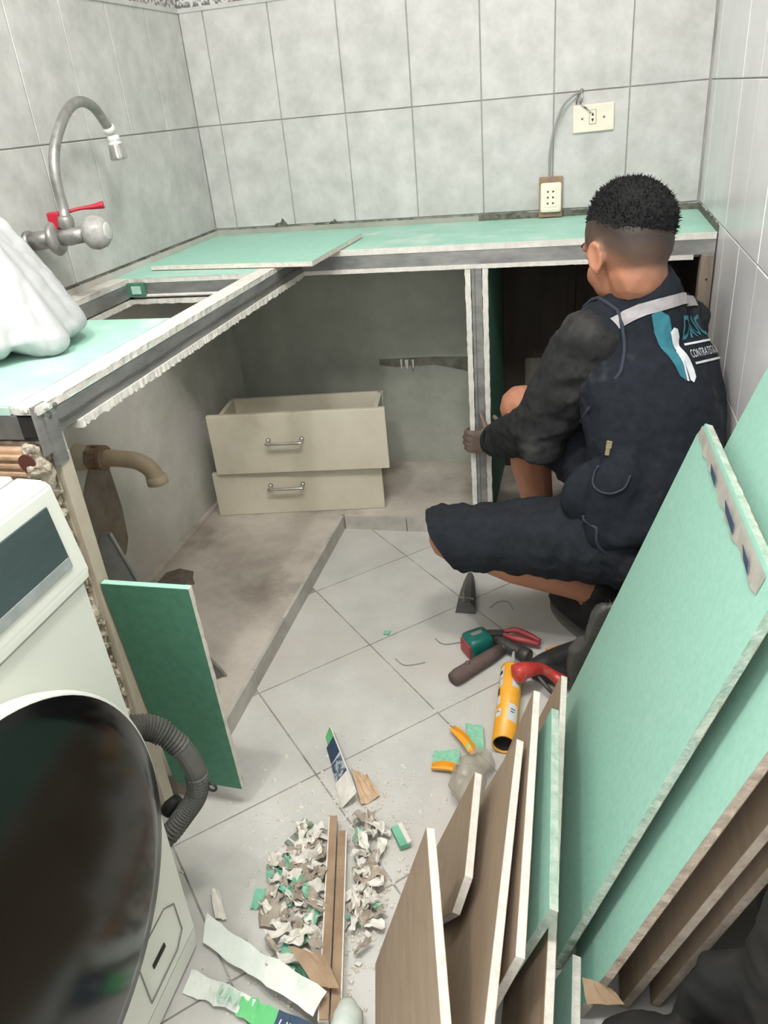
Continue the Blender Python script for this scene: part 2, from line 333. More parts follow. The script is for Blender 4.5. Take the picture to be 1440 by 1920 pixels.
# floor tiles, laid on the diagonal and cut at the walls -----------------
def clip(poly, ax, val, keep_ge):
    out = []
    for i in range(len(poly)):
        p, q = poly[i], poly[(i + 1) % len(poly)]; dp = (p[ax] - val) * (1 if keep_ge else -1); dq = (q[ax] - val) * (1 if keep_ge else -1)
        if dp >= 0: out.append(p)
        if dp * dq < 0:
            t = dp / (dp - dq); out.append((p[0] + (q[0] - p[0]) * t, p[1] + (q[1] - p[1]) * t))
    return out
ph = math.radians(44.344); da = (math.sin(ph), -math.cos(ph)); db = (math.cos(ph), math.sin(ph)); TT = 0.2997
A0 = (0.6874, -0.9873); g = 0.0019
for i in range(-8, 9):
    for j in range(-8, 9):
        q = [(i * TT + g, j * TT + g), ((i + 1) * TT - g, j * TT + g), ((i + 1) * TT - g, (j + 1) * TT - g), (i * TT + g, (j + 1) * TT - g)]
        q = [(A0[0] + a * da[0] + b * db[0], A0[1] + a * da[1] + b * db[1]) for a, b in q]
        for x0, x1, y0, y1 in ((PX - 0.002, W, -2.9, PY), (0.0, PX - 0.002, -2.9, -1.6)):
            p = clip(clip(clip(clip(q, 0, x0, True), 0, x1, False), 1, y0, True), 1, y1, False)
            ar = abs(sum(p[k][0] * p[(k + 1) % len(p)][1] - p[(k + 1) % len(p)][0] * p[k][1] for k in range(len(p)))) / 2 if len(p) > 2 else 0
            if ar < 0.0004: continue
            bm = BM(); dz = random.uniform(-0.0006, 0.0)
            poly_prism(bm, [(a, b, dz) for a, b in p], (0, 0, 1), 0.008)
            obj('tile', bm, F_TILE, floor)
# raised plinth under the worktop ----------------------------------------
bm = BM(); poly_prism(bm, [(0.0, 0, PZ), (0.0, -1.5, PZ), (PX - 0.008, -1.5, PZ), (PX - 0.008, PY + 0.008, PZ), (W, PY + 0.008, PZ), (W, 0, PZ)], (0, 0, 1), PZ + 0.003)
plinth = structure('trim_1', bm, [CONCRETE], 'raised cement plinth with tiled edge under the worktop')
yy = [PY] + [-0.564 - 0.2026 * k for k in range(5)] + [-1.5]
for a, b in zip(yy, yy[1:]):
    if a - b > 0.02: obj('tile', box(BM(), (PX - 0.009, b + 0.0015, -0.002), (PX, a - 0.0015, PZ + 0.001), 0.001), CURB, plinth)
xx = [PX + 0.001, 0.665, 0.868, 1.07, 1.273, W]
for a, b in zip(xx, xx[1:]): obj('tile', box(BM(), (a + 0.0015, PY, -0.002), (b - 0.0015, PY + 0.009, PZ + 0.001), 0.001), CURB, plinth)
obj('cement_ridge', remesh(chain(BM(), [(0.004, -1.45, PZ), (0.004, -0.9, PZ), (0.006, -0.4, PZ), (0.004, -0.02, PZ)], [0.012, 0.016, 0.012, 0.012]), 0.006, 1), CONCRETE, plinth)
# dark stains on the plinth and old cut-out patch on the left wall
def blob_patch(name, parent, c, ax, ay, nrm, pts, th, m):
    c, ax, ay = Vector(c), Vector(ax), Vector(ay); bm = BM()
    poly_prism(bm, [c + ax * x + ay * y for x, y in pts], nrm, th); return obj(name, bm, m, parent)
blob_patch('stain', plinth, (0.095, -0.815, PZ + 0.0008), (1, 0, 0), (0, 1, 0), (0, 0, 1), [(-0.06, -0.03), (-0.01, -0.05), (0.03, -0.03), (0.055, -0.03), (0.035, 0.0), (0.02, 0.035), (-0.03, 0.045), (-0.06, 0.02)], 0.002, DIRT)
blob_patch('bare_patch', wall_left, (0.0042, 0, 0), (0, 1, 0), (0, 0, 1), (1, 0, 0), [(-1.06, 0.33), (-0.99, 0.42), (-0.955, 0.455), (-0.905, 0.478), (-0.88, 0.46), (-0.873, 0.38), (-0.868, 0.30), (-0.878, 0.21), (-0.9, 0.18), (-0.925, 0.17), (-0.935, 0.21), (-0.97, 0.19), (-1.0, 0.13), (-1.06, 0.12)], 0.004, mat('exposed_dark_cement', S(112, 102, 92), S(138, 128, 116), rough=1, scale=12, bump=0.4))
blob_patch('dark_smear', wall_back, (0, -0.0048, 0), (1, 0, 0), (0, 0, 1), (0, -1, 0), [(0.512, 0.425), (0.512, 0.405), (0.57, 0.396), (0.6, 0.40), (0.602, 0.385), (0.608, 0.40), (0.622, 0.402), (0.626, 0.378), (0.634, 0.402), (0.645, 0.40), (0.70, 0.404), (0.80, 0.384), (0.85, 0.36), (0.85, 0.43), (0.70, 0.432)], 0.002, mat('dark_cement_smear', S(96, 95, 86), S(132, 130, 120), rough=1, scale=25))
for x, z, w in ((0.588, 0.41, 0.004), (0.606, 0.408, 0.006), (0.628, 0.409, 0.004)):
    obj('white_drip', poly_prism(BM(), [(x - w, -0.0056, z + 0.014), (x + w, -0.0056, z + 0.014), (x + w * 0.6, -0.0056, z - 0.012), (x, -0.0056, z - 0.02), (x - w * 0.6, -0.0056, z - 0.012)], (0, -1, 0), 0.001), DUST_W, wall_back)
# end wall that carries the left worktop -------------------------------------
part = structure('wall_front', box(BM(), (0.0, -1.555, 0.0), (0.415, -1.527, 0.79)), [MORTAR], 'broken brick end wall under the left end of the worktop')
obj('plaster', box(BM(), (0.0, -1.527, 0.0), (0.42, -1.518, 0.80), 0.002), PLASTER, part)
obj('plaster_edge', box(BM(), (0.41, -1.552, 0.0), (0.426, -1.524, 0.765), 0.002), TAN, part)
bm = BM()
for i in range(150):
    z = random.uniform(0.0, 0.76); s = random.uniform(0.004, 0.010)
    ellipsoid(bm, (0.405 + random.uniform(0, 0.014), -1.562 + random.uniform(-0.006, 0.006), z), (1, random.random(), 0), (-random.random(), 1, 0.2), (0, 0.2, 1), s * 0.7, s * 0.6, s, 1)
for i in range(30):
    s = random.uniform(0.006, 0.014)
    ellipsoid(bm, (0.40 + random.uniform(-0.012, 0.016), -1.572 + random.uniform(-0.006, 0.004), 0.74 + random.uniform(-0.03, 0.05)), (1, 0, 0), (0, 1, 0), (0, 0, 1), s, s * 0.6, s, 1)
bm = remesh(bm, 0.0035, 2); wrinkle(bm, 0.002, 120, seed=2.2)
o = obj('mortar_lumps', bm, MORTAR, part); o['kind'] = 'stuff'
for z0, z1, x1 in ((0.705, 0.785, 0.385), (0.61, 0.695, 0.4), (0.515, 0.60, 0.4)):
    bm = BM(); box(bm, (0.10, -1.575, z0), (x1, -1.556, z1), 0.003)
    for k in range(5):
        zz = z0 + 0.012 + k * (z1 - z0 - 0.02) / 4.6; box(bm, (0.10, -1.581, zz), (x1, -1.574, zz + 0.008), 0.002)
    obj('brick', bm, BRICK, part)
bm = BM(); lathe(bm, (0.392, -1.578, 0.766), (0, -1, 0), [(0, 0.014), (0.003, 0.014), (0.0031, 0.0005)], 16); obj('brick_hole', bm, mat('dark_brick_hollow', S(92, 52, 42), rough=1), part)

# ------------------------------------------------------------------ drywall boards
def board(name, label, cat, O, U, V, outline, N, t, front, back, edge, jag=0.0012, group=None, parent=None, step=0.012, paper=True, part_name=None):
    """outline: (u,v) polygon in the plane O + u U + v V; the front paper lies on the +N side"""
    O, U, V, N = Vector(O), Vector(U).normalized(), Vector(V).normalized(), Vector(N).normalized()
    if parent is None: root = thing(name, label, cat, O, group)
    else: root = parent
    fine = []
    k = len(outline)
    for i in range(k):
        a, b = Vector(outline[i]), Vector(outline[(i + 1) % k]); n = max(1, int((b - a).length / step)); d = (b - a).normalized(); pn = Vector((-d.y, d.x))
        for j in range(n):
            p = a.lerp(b, j / n)
            if j: p = p + pn * random.uniform(-jag, jag)
            fine.append(p)
    P = lambda p, h: O + U * p.x + V * p.y + N * h
    e = 0.0007
    core = obj(part_name or 'gypsum_core', poly_prism(BM(), [P(p, -e) for p in fine], N, t - 2 * e), edge, root)
    sub = core if parent is not None else root
    obj('face_paper', poly_prism(BM(), [P(Vector(p), 0) for p in outline], N, e), front, sub)
    obj('back_paper', poly_prism(BM(), [P(Vector(p), -t + e) for p in outline], N, e), back, sub)
    return root

# the worktop carcass: drywall tops on a galvanised frame
ctr = thing('drywall_worktop', 'L-shaped worktop frame of green drywall on galvanised studs along the back and left walls', 'counter', (0.46, -0.2, HC))
DL = 0.4276; DB = 0.4015
def flat(outline, z=HC, m=GREEN_P, edge=DUST_W, jag=0.0015, nm='top_board'): board('', '', '', (0, 0, z), (1, 0, 0), (0, 1, 0), outline, (0, 0, 1), 0.0125, m, GREEN_P, edge, jag, parent=ctr, part_name=nm)
flat([(DL, -DB), (W - 0.003, -DB), (W - 0.003, -0.004), (0.004, -0.004), (0.004, -0.66), (DL - 0.045, -0.66), (DL - 0.045, -DB)])
flat([(0.004, -1.075), (DL - 0.045, -1.075), (DL - 0.045, -1.562), (0.004, -1.562)])
flat([(0.004, -0.66), (0.052, -0.66), (0.052, -1.075), (0.004, -1.075)], m=DUST_W)
flat([(DL - 0.043, -DB + 0.002), (DL, -DB + 0.002), (DL, -1.566), (DL - 0.043, -1.566)], m=DUST_W, jag=0.002)
# white dusty lip, steel channel and ragged lower board along both fronts
obj('front_lip', box(BM(), (DL, -DB - 0.002, HC - 0.0145), (W - 0.003, -DB + 0.001, HC + 0.001), 0.0008), DUST_W, ctr)
def channel(lo, hi, axis):
    bm = BM(); box(bm, lo, hi); o = obj('steel_channel', bm, METAL, ctr); return o
channel((DL - 0.004, -DB, 0.7985), (W - 0.003, -DB + 0.03, HC - 0.0135), 'x')
channel((DL - 0.03, -1.555, 0.7985), (DL, -DB + 0.004, HC - 0.0135), 'y')
bm = BM(); box(bm, (DL + 0.0005, -1.53, 0.812), (DL + 0.0022, -0.42, 0.8165)); obj('channel_ridge', bm, METAL_D, ctr)
def ragged_beam(p0, p1, nrm, depth, z0, z1, n, amp):
    p0, p1, nrm = Vector(p0), Vector(p1), Vector(nrm); bm = BM(); a = []; b = []
    for i in range(n + 1):
        p = p0.lerp(p1, i / n); o_ = nrm * random.uniform(0, amp); a.append(bm.verts.new(p + o_ + Vector((0, 0, z1)))); b.append(bm.verts.new(p + o_ * 1.3 + Vector((0, 0, z0 + random.uniform(-amp, amp) * 0.8))))
    c = [bm.verts.new(p0.lerp(p1, i / n) - nrm * depth + Vector((0, 0, z1))) for i in range(n + 1)]; d = [bm.verts.new(p0.lerp(p1, i / n) - nrm * depth + Vector((0, 0, z0))) for i in range(n + 1)]
    for i in range(n):
        bm.faces.new((a[i], a[i + 1], b[i + 1], b[i])); bm.faces.new((a[i], c[i], c[i + 1], a[i + 1])); bm.faces.new((b[i], b[i + 1], d[i + 1], d[i])); bm.faces.new((c[i], d[i], d[i + 1], c[i + 1]))
    for k in (0, n): bm.faces.new((a[k], b[k], d[k], c[k]))
    return bm
obj('lower_edge_board', ragged_beam((DL - 0.03, -DB - 0.002, 0), (1.4287, -DB - 0.002, 0), (0, -1, 0), 0.035, 0.7875, 0.7985, 160, 0.0006), DUST_W, ctr)
obj('lower_edge_board', ragged_beam((DL + 0.002, -DB, 0), (DL + 0.002, -1.49, 0), (1, 0, 0), 0.04, 0.785, 0.7985, 200, 0.0026), DUST_W, ctr)
# bottom boards under the worktop (seen through the sink opening edges)
obj('under_board', poly_prism(BM(), [(0.01, -0.01, 0.7985), (0.01, -0.63, 0.7985), (DL - 0.03, -0.63, 0.7985), (DL - 0.03, -DB + 0.03, 0.7985), (W - 0.02, -DB + 0.03, 0.7985), (W - 0.02, -0.01, 0.7985)], (0, 0, 1), 0.011), DUST_W, ctr)
obj('under_board', box(BM(), (0.01, -1.50, 0.7875), (DL - 0.03, -1.09, 0.7985)), DUST_W, ctr)
# frame round the sink opening
obj('steel_channel', box(BM(), (0.05, -0.665, 0.802), (DL - 0.04, -0.640, HC - 0.0135)), METAL, ctr)
obj('white_rod', tube(BM(), [(0.06, -0.669, 0.806), (DL - 0.05, -0.669, 0.806)], 0.004, 10), DUST_W, ctr)
obj('opening_edge', ragged_beam((0.03, -0.668, 0), (DL - 0.03, -0.668, 0), (0, -1, 0), 0.03, 0.785, 0.7975, 60, 0.0015), DUST_W, ctr)
obj('steel_channel', box(BM(), (0.03, -1.08, 0.802), (0.053, -0.64, HC - 0.0135)), METAL, ctr)
obj('opening_edge', ragged_beam((0.056, -1.09, 0), (0.056, -0.65, 0), (1, 0, 0), 0.05, 0.785, 0.7975, 60, 0.0015), DUST_W, ctr)
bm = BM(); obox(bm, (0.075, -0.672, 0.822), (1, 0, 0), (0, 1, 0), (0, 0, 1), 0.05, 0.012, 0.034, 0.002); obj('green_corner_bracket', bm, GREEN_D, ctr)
bm = BM(); obox(bm, (0.078, -0.679, 0.822), (1, 0, 0), (0, 1, 0), (0, 0, 1), 0.026, 0.004, 0.020, 0.0015); obj('bracket_label', bm, GREEN_P, ctr)
# open end of the left channel with screwed steel stud
obj('end_board_edge', box(BM(), (0.05, -1.5665, HC - 0.013), (DL - 0.05, -1.5625, HC - 0.0005), 0.0006), GREEN_P, ctr)
obj('end_rail', box(BM(), (0.05, -1.566, 0.797), (0.388, -1.556, HC - 0.0135), 0.001), METAL_D, ctr)
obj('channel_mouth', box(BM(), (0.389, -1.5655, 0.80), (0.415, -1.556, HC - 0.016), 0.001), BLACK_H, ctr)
bm = BM(); obox(bm, (0.421, -1.558, 0.812), (1, 0, 0), (0, 1, 0), (0, 0, 1), 0.004, 0.03, 0.075); obox(bm, (0.4245, -1.545, 0.79), (1, 0, 0), (0, 1, 0), (0, 0, 1), 0.008, 0.024, 0.075); obj('end_stud', bm, METAL, ctr)
for x, y, z in ((0.4305, -1.548, 0.829), (0.4305, -1.53, 0.838)):
    obj('screw', lathe(BM(), (x - 0.003, y, z), (1, 0, 0), [(0, 0.0045), (0.002, 0.0045), (0.0032, 0.002)], 12), METAL_D, ctr)
for c_, s_ in (((0.405, -1.568, HC - 0.004), 0.007), ((0.418, -1.566, HC - 0.005), 0.006), ((0.43, -1.55, HC - 0.004), 0.006)):
    bm = BM(); ellipsoid(bm, c_, (1, 0, 0), (0, 1, 0), (0, 0, 1), s_ * 1.2, s_ * 0.7, s_, 1); obj('gypsum_lump', bm, GYPSUM, ctr)
# middle divider: stud between two board edges, boards run back to the wall
def vbeam(x0, x1, m, nm, y0=-0.405, y1=-0.02, amp=0.001):
    bm = BM(); n = 60; a = []; 
    L_ = [(x0 + random.uniform(-amp, amp), PZ + (0.7985 - 0.012 - PZ) * i / n) for i in range(n + 1)]; R_ = [(x1 + random.uniform(-amp, amp), PZ + (0.7985 - 0.012 - PZ) * i / n) for i in range(n + 1)]
    poly_prism(bm, [(x, y0, z) for x, z in L_ + R_[::-1]], (0, -1, 0), 0.012); return obj(nm, bm, m, ctr)
vbeam(0.8715, 0.886, DUST_W, 'divider_edge'); vbeam(0.9165, 0.931, DUST_W, 'divider_edge')
obj('divider_stud', box(BM(), (0.888, -0.402, PZ), (0.915, -0.38, 0.7875)), METAL, ctr)
obj('stud_groove', box(BM(), (0.8955, -0.4035, PZ), (0.8975, -0.4, 0.7875)), METAL_D, ctr)
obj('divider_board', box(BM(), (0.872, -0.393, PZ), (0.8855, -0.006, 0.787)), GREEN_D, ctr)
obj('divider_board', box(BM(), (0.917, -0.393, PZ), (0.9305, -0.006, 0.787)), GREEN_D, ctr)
# right compartment: added dark panels stand in for its deep shade; weathered post
obj('shade_back_panel', box(BM(), (0.932, -0.02, PZ), (W - 0.004, -0.002, 0.787)), SHADE_BROWN, ctr)
obj('shade_side_panel', box(BM(), (W - 0.02, -0.37, PZ), (W - 0.004, -0.02, 0.787)), SHADE_BROWN, ctr)
obj('shade_batten', box(BM(), (1.13, -0.03, 0.25), (1.15, -0.02, 0.787), 0.002), SHADE_BROWN, ctr)
obj('grey_inner_board', box(BM(), (1.00, -0.034, PZ), (1.10, -0.021, 0.43), 0.002), mat('dim_grey_board', S(96, 93, 84), S(112, 108, 98), rough=0.9, scale=12), ctr)
obj('wooden_post', box(BM(), (1.446, -0.408, PZ), (1.4765, -0.37, 0.7985), 0.003), WOOD_G, ctr)
for z in (0.74, 0.66, 0.6): obj('nail_hole', lathe(BM(), (1.463, -0.4075, z), (0, -1, 0), [(0, 0.003), (0.0008, 0.003)], 8), BLACK_H, ctr)

# loose board lying across the corner of the worktop
board('drywall_offcut', 'loose green drywall offcut lying across the inner corner of the worktop', 'drywall board', (0.069, -0.57, HC + 0.0142), (0.996, -0.097, 0), (0.053, 0.9986, 0), [(0, 0), (0.464, 0), (0.462, 0.405), (-0.02, 0.40)], (0, 0, 1), 0.0125, GREEN, BROWN_P, GYPSUM, 0.0006)

# boards stacked against the right wall --------------------------------------
def lean(name, label, x0, k, yf, yn, h, front, back, edge, yaw=0.0, outline=None, t=0.0128, jag=0.0008, cat='drywall board', xtop=None):
    """board standing on the floor along y, leaning to +x: face looks to -x/up. u runs from the far end toward the camera, v up the slope"""
    yawr = math.radians(yaw); U = Vector((math.sin(yawr), -math.cos(yawr), 0)); P = Vector((math.cos(yawr), math.sin(yawr), 0))
    V = (Vector((0, 0, 1)) + P * k).normalized(); N = U.cross(V); 
    if N.x > 0: N = -N
    L_ = (yf - yn) / math.cos(yawr); s = h * math.sqrt(1 + k * k)
    ol = outline or [(0, 0), (L_, 0), (L_, s), (0, s)]
    return board(name, label, cat, Vector((x0, yf, 0.0015 + t * 0.34)), U, V, ol, N, t, front, back, edge, jag)
BD = 'drywall_board'
A = lean(BD, 'wide green drywall board with torn white paper along its top edge', 1.1645, 0.327, -1.14, -1.715, 0.665, GREEN, BROWN_P, GYPSUM_G, jag=0.0012, outline=[(0, 0), (0.585, 0), (0.555, 0.72), (0.018, 0.695), (0, 0.665)])
def on_board(x0, k, y, z, lift=0.0):
    n = Vector((-1, 0, k)).normalized(); return Vector((x0 + k * z, y, z)) + n * lift
# torn paper strip along the top edge of that board
bm = BM(); rowa = []; rowb = []
for i in range(26):
    t_ = i / 25; y = -1.155 - 0.50 * t_; zt = 0.655 + 0.022 * t_
    lo_ = 0.012 + 0.014 * abs(noise.noise(Vector((t_ * 9, 3, 1)))) + 0.008 * t_
    rowa.append(bm.verts.new(on_board(1.1645, 0.327, y, zt + 0.005, 0.004))); rowb.append(bm.verts.new(on_board(1.1645, 0.327, y, zt - lo_, 0.0025 + 0.004 * random.random())))
for i in range(25): bm.faces.new((rowa[i], rowa[i + 1], rowb[i + 1], rowb[i]))
bmesh.ops.solidify(bm, geom=bm.faces[:], thickness=0.0012)
obj('torn_paper', bm, SCRAP_W, A)
for t0, t1 in ((0.30, 0.40), (0.56, 0.70), (0.82, 0.90)):
    p = [on_board(1.1645, 0.327, -1.155 - 0.5 * t_, 0.648 + 0.02 * t_ - d, 0.0085) for t_, d in ((t0, -0.004), (t1, -0.002), (t1 + 0.03, 0.006), (t0 + 0.05, 0.004))]
    obj('blue_print_patch', poly_prism(BM(), p, (-1, 0, 0.33), 0.0008), PRINT_B, A)
lean(BD, 'tallest green drywall board with a brown-grey cut edge, against the right wall', 1.2, 0.34, -1.175, -1.79, 0.775, GREEN, BROWN_P, GYPSUM_B, jag=0.0014, outline=[(0, 0), (0.615, 0), (0.60, 0.825), (0, 0.825)])
lean(BD, 'brown-faced drywall board hidden behind the tallest green board, showing a thin brown strip', 1.232, 0.33, -1.118, -1.74, 0.67, BROWN_P, BROWN_P, GYPSUM_B)
lean(BD, 'shadowed board edge just below the tallest green board at the lower right', 1.262, 0.345, -1.2, -1.765, 0.545, BROWN_P, BROWN_P, GYPSUM_B)
lean(BD, 'rearmost shadowed board edge at the lower right, closest to the right wall', 1.305, 0.345, -1.2, -1.755, 0.43, BROWN_P, BROWN_P, GYPSUM_B)
Cb = lean(BD, 'leftmost brown-faced drywall board of the stack, low with a white cut top', 0.896, 0.325, -1.77, -2.03, 0.3, BROWN_P, BROWN_P, GYPSUM, yaw=14)
C2 = lean(BD, 'short brown drywall offcut with a slanted end, second from the left of the stack', 0.952, 0.384, -1.55, -1.73, 0.2, BROWN_P, BROWN_P, GYPSUM, yaw=3, outline=[(0, 0), (0.15, 0), (0.22, 0.165), (0.192, 0.214), (0, 0.214)])
lean(BD, 'long brown-faced board with a wide white top edge, third from the left of the stack', 0.989, 0.42, -1.512, -2.1, 0.25, BROWN_P, BROWN_P, GYPSUM)
lean(BD, 'brown-faced board with a short white top edge, left of the narrow green strip', 1.037, 0.306, -1.393, -1.875, 0.25, BROWN_P, BROWN_P, GYPSUM, yaw=1)
lean(BD, 'narrow pale green drywall strip with a worn green top edge', 1.060, 0.36, -1.424, -1.80, 0.24, GREEN, GREEN, GYPSUM_G, yaw=2, t=0.0125)
lean(BD, 'brown board with a thin white top edge directly behind the narrow pale green strip', 1.097, 0.36, -1.25, -2.05, 0.17, BROWN_P, BROWN_P, GYPSUM)
lean(BD, 'low pale offcut standing at the foot of the large green boards', 1.168, 0.33, -1.748, -2.02, 0.075, GREEN, GREEN, GYPSUM)

# dark green board at the left end
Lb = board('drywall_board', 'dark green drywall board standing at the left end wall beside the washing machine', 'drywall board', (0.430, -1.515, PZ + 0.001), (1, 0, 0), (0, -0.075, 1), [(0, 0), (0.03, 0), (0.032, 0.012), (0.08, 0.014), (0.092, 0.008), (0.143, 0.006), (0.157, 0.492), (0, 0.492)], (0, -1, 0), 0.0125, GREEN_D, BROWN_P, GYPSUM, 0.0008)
obj('green_top_edge', box(BM(), (0.4305, -1.5515, PZ + 0.4915), (0.585, -1.5405, PZ + 0.4925)), GREEN, Lb)
# thin grey sheet leaning inside
t = thing('metal_sheet', 'thin grey sheet leaning inside under the worktop behind the dark green board', 'sheet', (0.3, -1.3, PZ))
bm = BM(); pts = [Vector(p) for p in ((0.235, -1.36, PZ + 0.002), (0.40, -1.20, PZ + 0.002), (0.315, -1.3, 0.36), (0.279, -1.3, 0.482), (0.255, -1.3, 0.485), (0.20, -1.38, 0.3))]
n_ = (pts[1] - pts[0]).cross(pts[3] - pts[0]); 
base = pts[0]; nn = n_.normalized(); pts = [p - nn * (p - base).dot(nn) for p in pts]
poly_prism(bm, pts, nn, 0.004); obj('sheet', bm, METAL_D, t)
bm = BM(); tube(bm, [pts[1], pts[2], pts[3]], 0.004, 8); obj('folded_edge', bm, METAL, t)
# ------------------------------------------------------------------ drawers stacked on the plinth
def drawer(label, x0, y0, z0, yaw, w, h, depth, side_h, hx, hz):
    ya = math.radians(yaw); ux = Vector((math.cos(ya), math.sin(ya), 0)); uy = Vector((-math.sin(ya), math.cos(ya), 0)); uz = Vector((0, 0, 1)); O = Vector((x0, y0, z0))
    t = thing('drawer', label, 'drawer', O, 'loose kitchen drawers stacked on the plinth')
    P = lambda a, b, c: O + ux * a + uy * b + uz * c
    bm = BM(); obox(bm, P(w / 2, 0.009, h / 2), ux, uy, uz, w, 0.017, h, 0.0025); obj('front_panel', bm, DRAWER, t)
    z1 = 0.012
    for nm, c, sx, sy in (('side_panel', (0.027, 0.018 + depth / 2), 0.014, depth), ('side_panel', (w - 0.035, 0.018 + depth / 2), 0.014, depth), ('back_panel', (w / 2, 0.018 + depth), w - 0.05, 0.014)):
        bm = BM(); obox(bm, P(c[0], c[1], z1 + side_h / 2), ux, uy, uz, sx, sy, side_h, 0.001); obj(nm, bm, DRAWER, t)
    bm = BM(); obox(bm, P(w / 2, 0.018 + depth / 2, z1 + 0.005), ux, uy, uz, w - 0.06, depth, 0.006); obj('bottom_panel', bm, DRAWER, t)
    bm = BM(); hp = [P(hx - 0.052, -0.001, hz + 0.002), P(hx - 0.052, -0.022, hz), P(hx - 0.046, -0.028, hz), P(hx + 0.046, -0.028, hz), P(hx + 0.052, -0.022, hz), P(hx + 0.052, -0.001, hz + 0.002)]
    tube(bm, catmull(hp, 5), 0.0048, 10)
    for s in (-1, 1): lathe(bm, P(hx + 0.052 * s, 0.0, hz + 0.002), -uy, [(0, 0.008), (0.006, 0.0075), (0.010, 0.005)], 12)
    obj('handle', bm, CHROME, t, True)
    return t
drawer('lower cream drawer with a chrome handle, standing on the plinth', 0.052, -0.452, PZ + 0.0005, 10, 0.54, 0.150, 0.25, 0.132, 0.235, 0.098)
drawer('upper cream drawer with a chrome handle, stacked on the other drawer', 0.076, -0.462, 0.2, 8.3, 0.547, 0.195, 0.185, 0.165, 0.235, 0.108)
# ------------------------------------------------------------------ drain pipe
t = thing('drain_pipe', 'old beige drain pipe elbow sticking out of the left wall under the worktop', 'pipe', (0.0, -0.98, 0.5))
obj('wall_collar', lathe(BM(), (-0.002, -0.98, 0.497), (1, 0, -0.02), [(0, 0.034), (0.012, 0.032), (0.03, 0.03), (0.04, 0.028)], 24), TAN, t, True)
bm = BM(); lathe(bm, (0.036, -0.98, 0.496), (1, 0, -0.02), [(0, 0.027), (0.005, 0.031), (0.012, 0.028), (0.03, 0.027), (0.034, 0.031), (0.042, 0.031), (0.046, 0.023)], 24)
for k in range(8):
    a = k * math.pi / 4; obox(bm, (0.05, -0.98 + math.cos(a) * 0.028, 0.496 + math.sin(a) * 0.028), (1, 0, 0), (0, math.cos(a), math.sin(a)), (0, -math.sin(a), math.cos(a)), 0.024, 0.006, 0.006)
obj('coupling_nut', bm, PVC_D, t, False)
obj('elbow', tube(BM(), catmull([(0.07, -0.98, 0.496), (0.12, -0.98, 0.494), (0.16, -0.98, 0.489), (0.187, -0.98, 0.474), (0.200, -0.98, 0.452), (0.203, -0.98, 0.437)], 6), 0.0205, 20), PVC, t, True)
bm = BM(); lathe(bm, (0.2025, -0.98, 0.452), (0.05, 0, -1), [(0, 0.022), (0.003, 0.025), (0.02, 0.0255), (0.0205, 0.02), (0.010, 0.019)], 24); obj('socket_rim', bm, mat('pale_pvc', S(196, 180, 158), rough=0.55), t, True)
# ------------------------------------------------------------------ faucet
t = thing('wall_faucet', 'gooseneck wall faucet with a clear round knob and a red lever above the sink opening', 'faucet', (0, -0.93, 0.985))
a = Vector((1, 0.1, 0.06)).normalized(); F0 = Vector((0, -0.93, 0.985))
obj('supply_pipe', lathe(BM(), F0, a, [(0, 0.021), (0.006, 0.021), (0.0065, 0.0155), (0.012, 0.0155), (0.0125, 0.019), (0.06, 0.0195)], 20), PIPE_STEEL, t, True)
obj('wall_collar', lathe(BM(), F0 - a * 0.002, a, [(0, 0.024), (0.01, 0.023), (0.012, 0.016)], 20), PIPE_STEEL, t, True)
obj('flange', lathe(BM(), F0 + a * 0.060, a, [(0, 0.02), (0.002, 0.034), (0.007, 0.037), (0.014, 0.033), (0.020, 0.017)], 28), PIPE_STEEL, t, True)
obj('valve_body', lathe(BM(), F0 + a * 0.078, a, [(0, 0.017), (0.02, 0.019), (0.035, 0.0175), (0.065, 0.0165)], 20), PIPE_STEEL, t, True)
bm = BM(); kb = F0 + a * 0.135
lathe(bm, kb, a, [(0, 0.013), (0.004, 0.024), (0.012, 0.032), (0.026, 0.035), (0.042, 0.031), (0.052, 0.022), (0.053, 0.019)], 24)
obj('knob', bm, mat('cloudy_acrylic', S(150, 148, 143), S(186, 184, 180), rough=0.3, scale=50), t, True)
obj('knob_cap', lathe(BM(), kb + a * 0.0525, a, [(0, 0.019), (0.002, 0.018), (0.0032, 0.014)], 20), mat('clear_knob_cap', S(196, 195, 191), rough=0.2), t, True)
nb = F0 + a * 0.098
obj('neck_nut', lathe(BM(), nb + Vector((0, 0, 0.010)), (0.04, 0.02, 1), [(0, 0.011), (0.004, 0.012), (0.012, 0.0165), (0.026, 0.0165), (0.032, 0.013)], 20), PIPE_STEEL, t, True)
sp = [nb + Vector((0.001, 0, 0.036)), (0.095, -0.912, 1.048), (0.095, -0.912, 1.098), (0.095, -0.900, 1.140), (0.095, -0.875, 1.1765), (0.095, -0.832, 1.2148), (0.095, -0.79, 1.238), (0.095, -0.752, 1.2445), (0.095, -0.722, 1.239), (0.095, -0.698, 1.226), (0.095, -0.676, 1.202), (0.095, -0.664, 1.188)]
obj('spout', tube(BM(), catmull(sp, 6), 0.011, 16), PIPE_STEEL, t, True)
e0 = Vector((0.095, -0.665, 1.189)); d = Vector((0, 0.5, -0.86)).normalized()
obj('white_collar', lathe(BM(), e0 - d * 0.004, d, [(0, 0.010), (0.001, 0.0135), (0.013, 0.0135), (0.014, 0.009), (0.018, 0.008)], 20), WHITE_P, t, True)
e1 = Vector((0.097, -0.657, 1.174)); d = Vector((0.02, 0.06, -1)).normalized()
obj('white_joint', lathe(BM(), e1, d, [(0, 0.008), (0.002, 0.0135), (0.012, 0.0135), (0.013, 0.0125), (0.018, 0.0155), (0.02, 0.0155)], 20), WHITE_P, t, True)
bm = BM(); pr = [(0, 0.0155)]
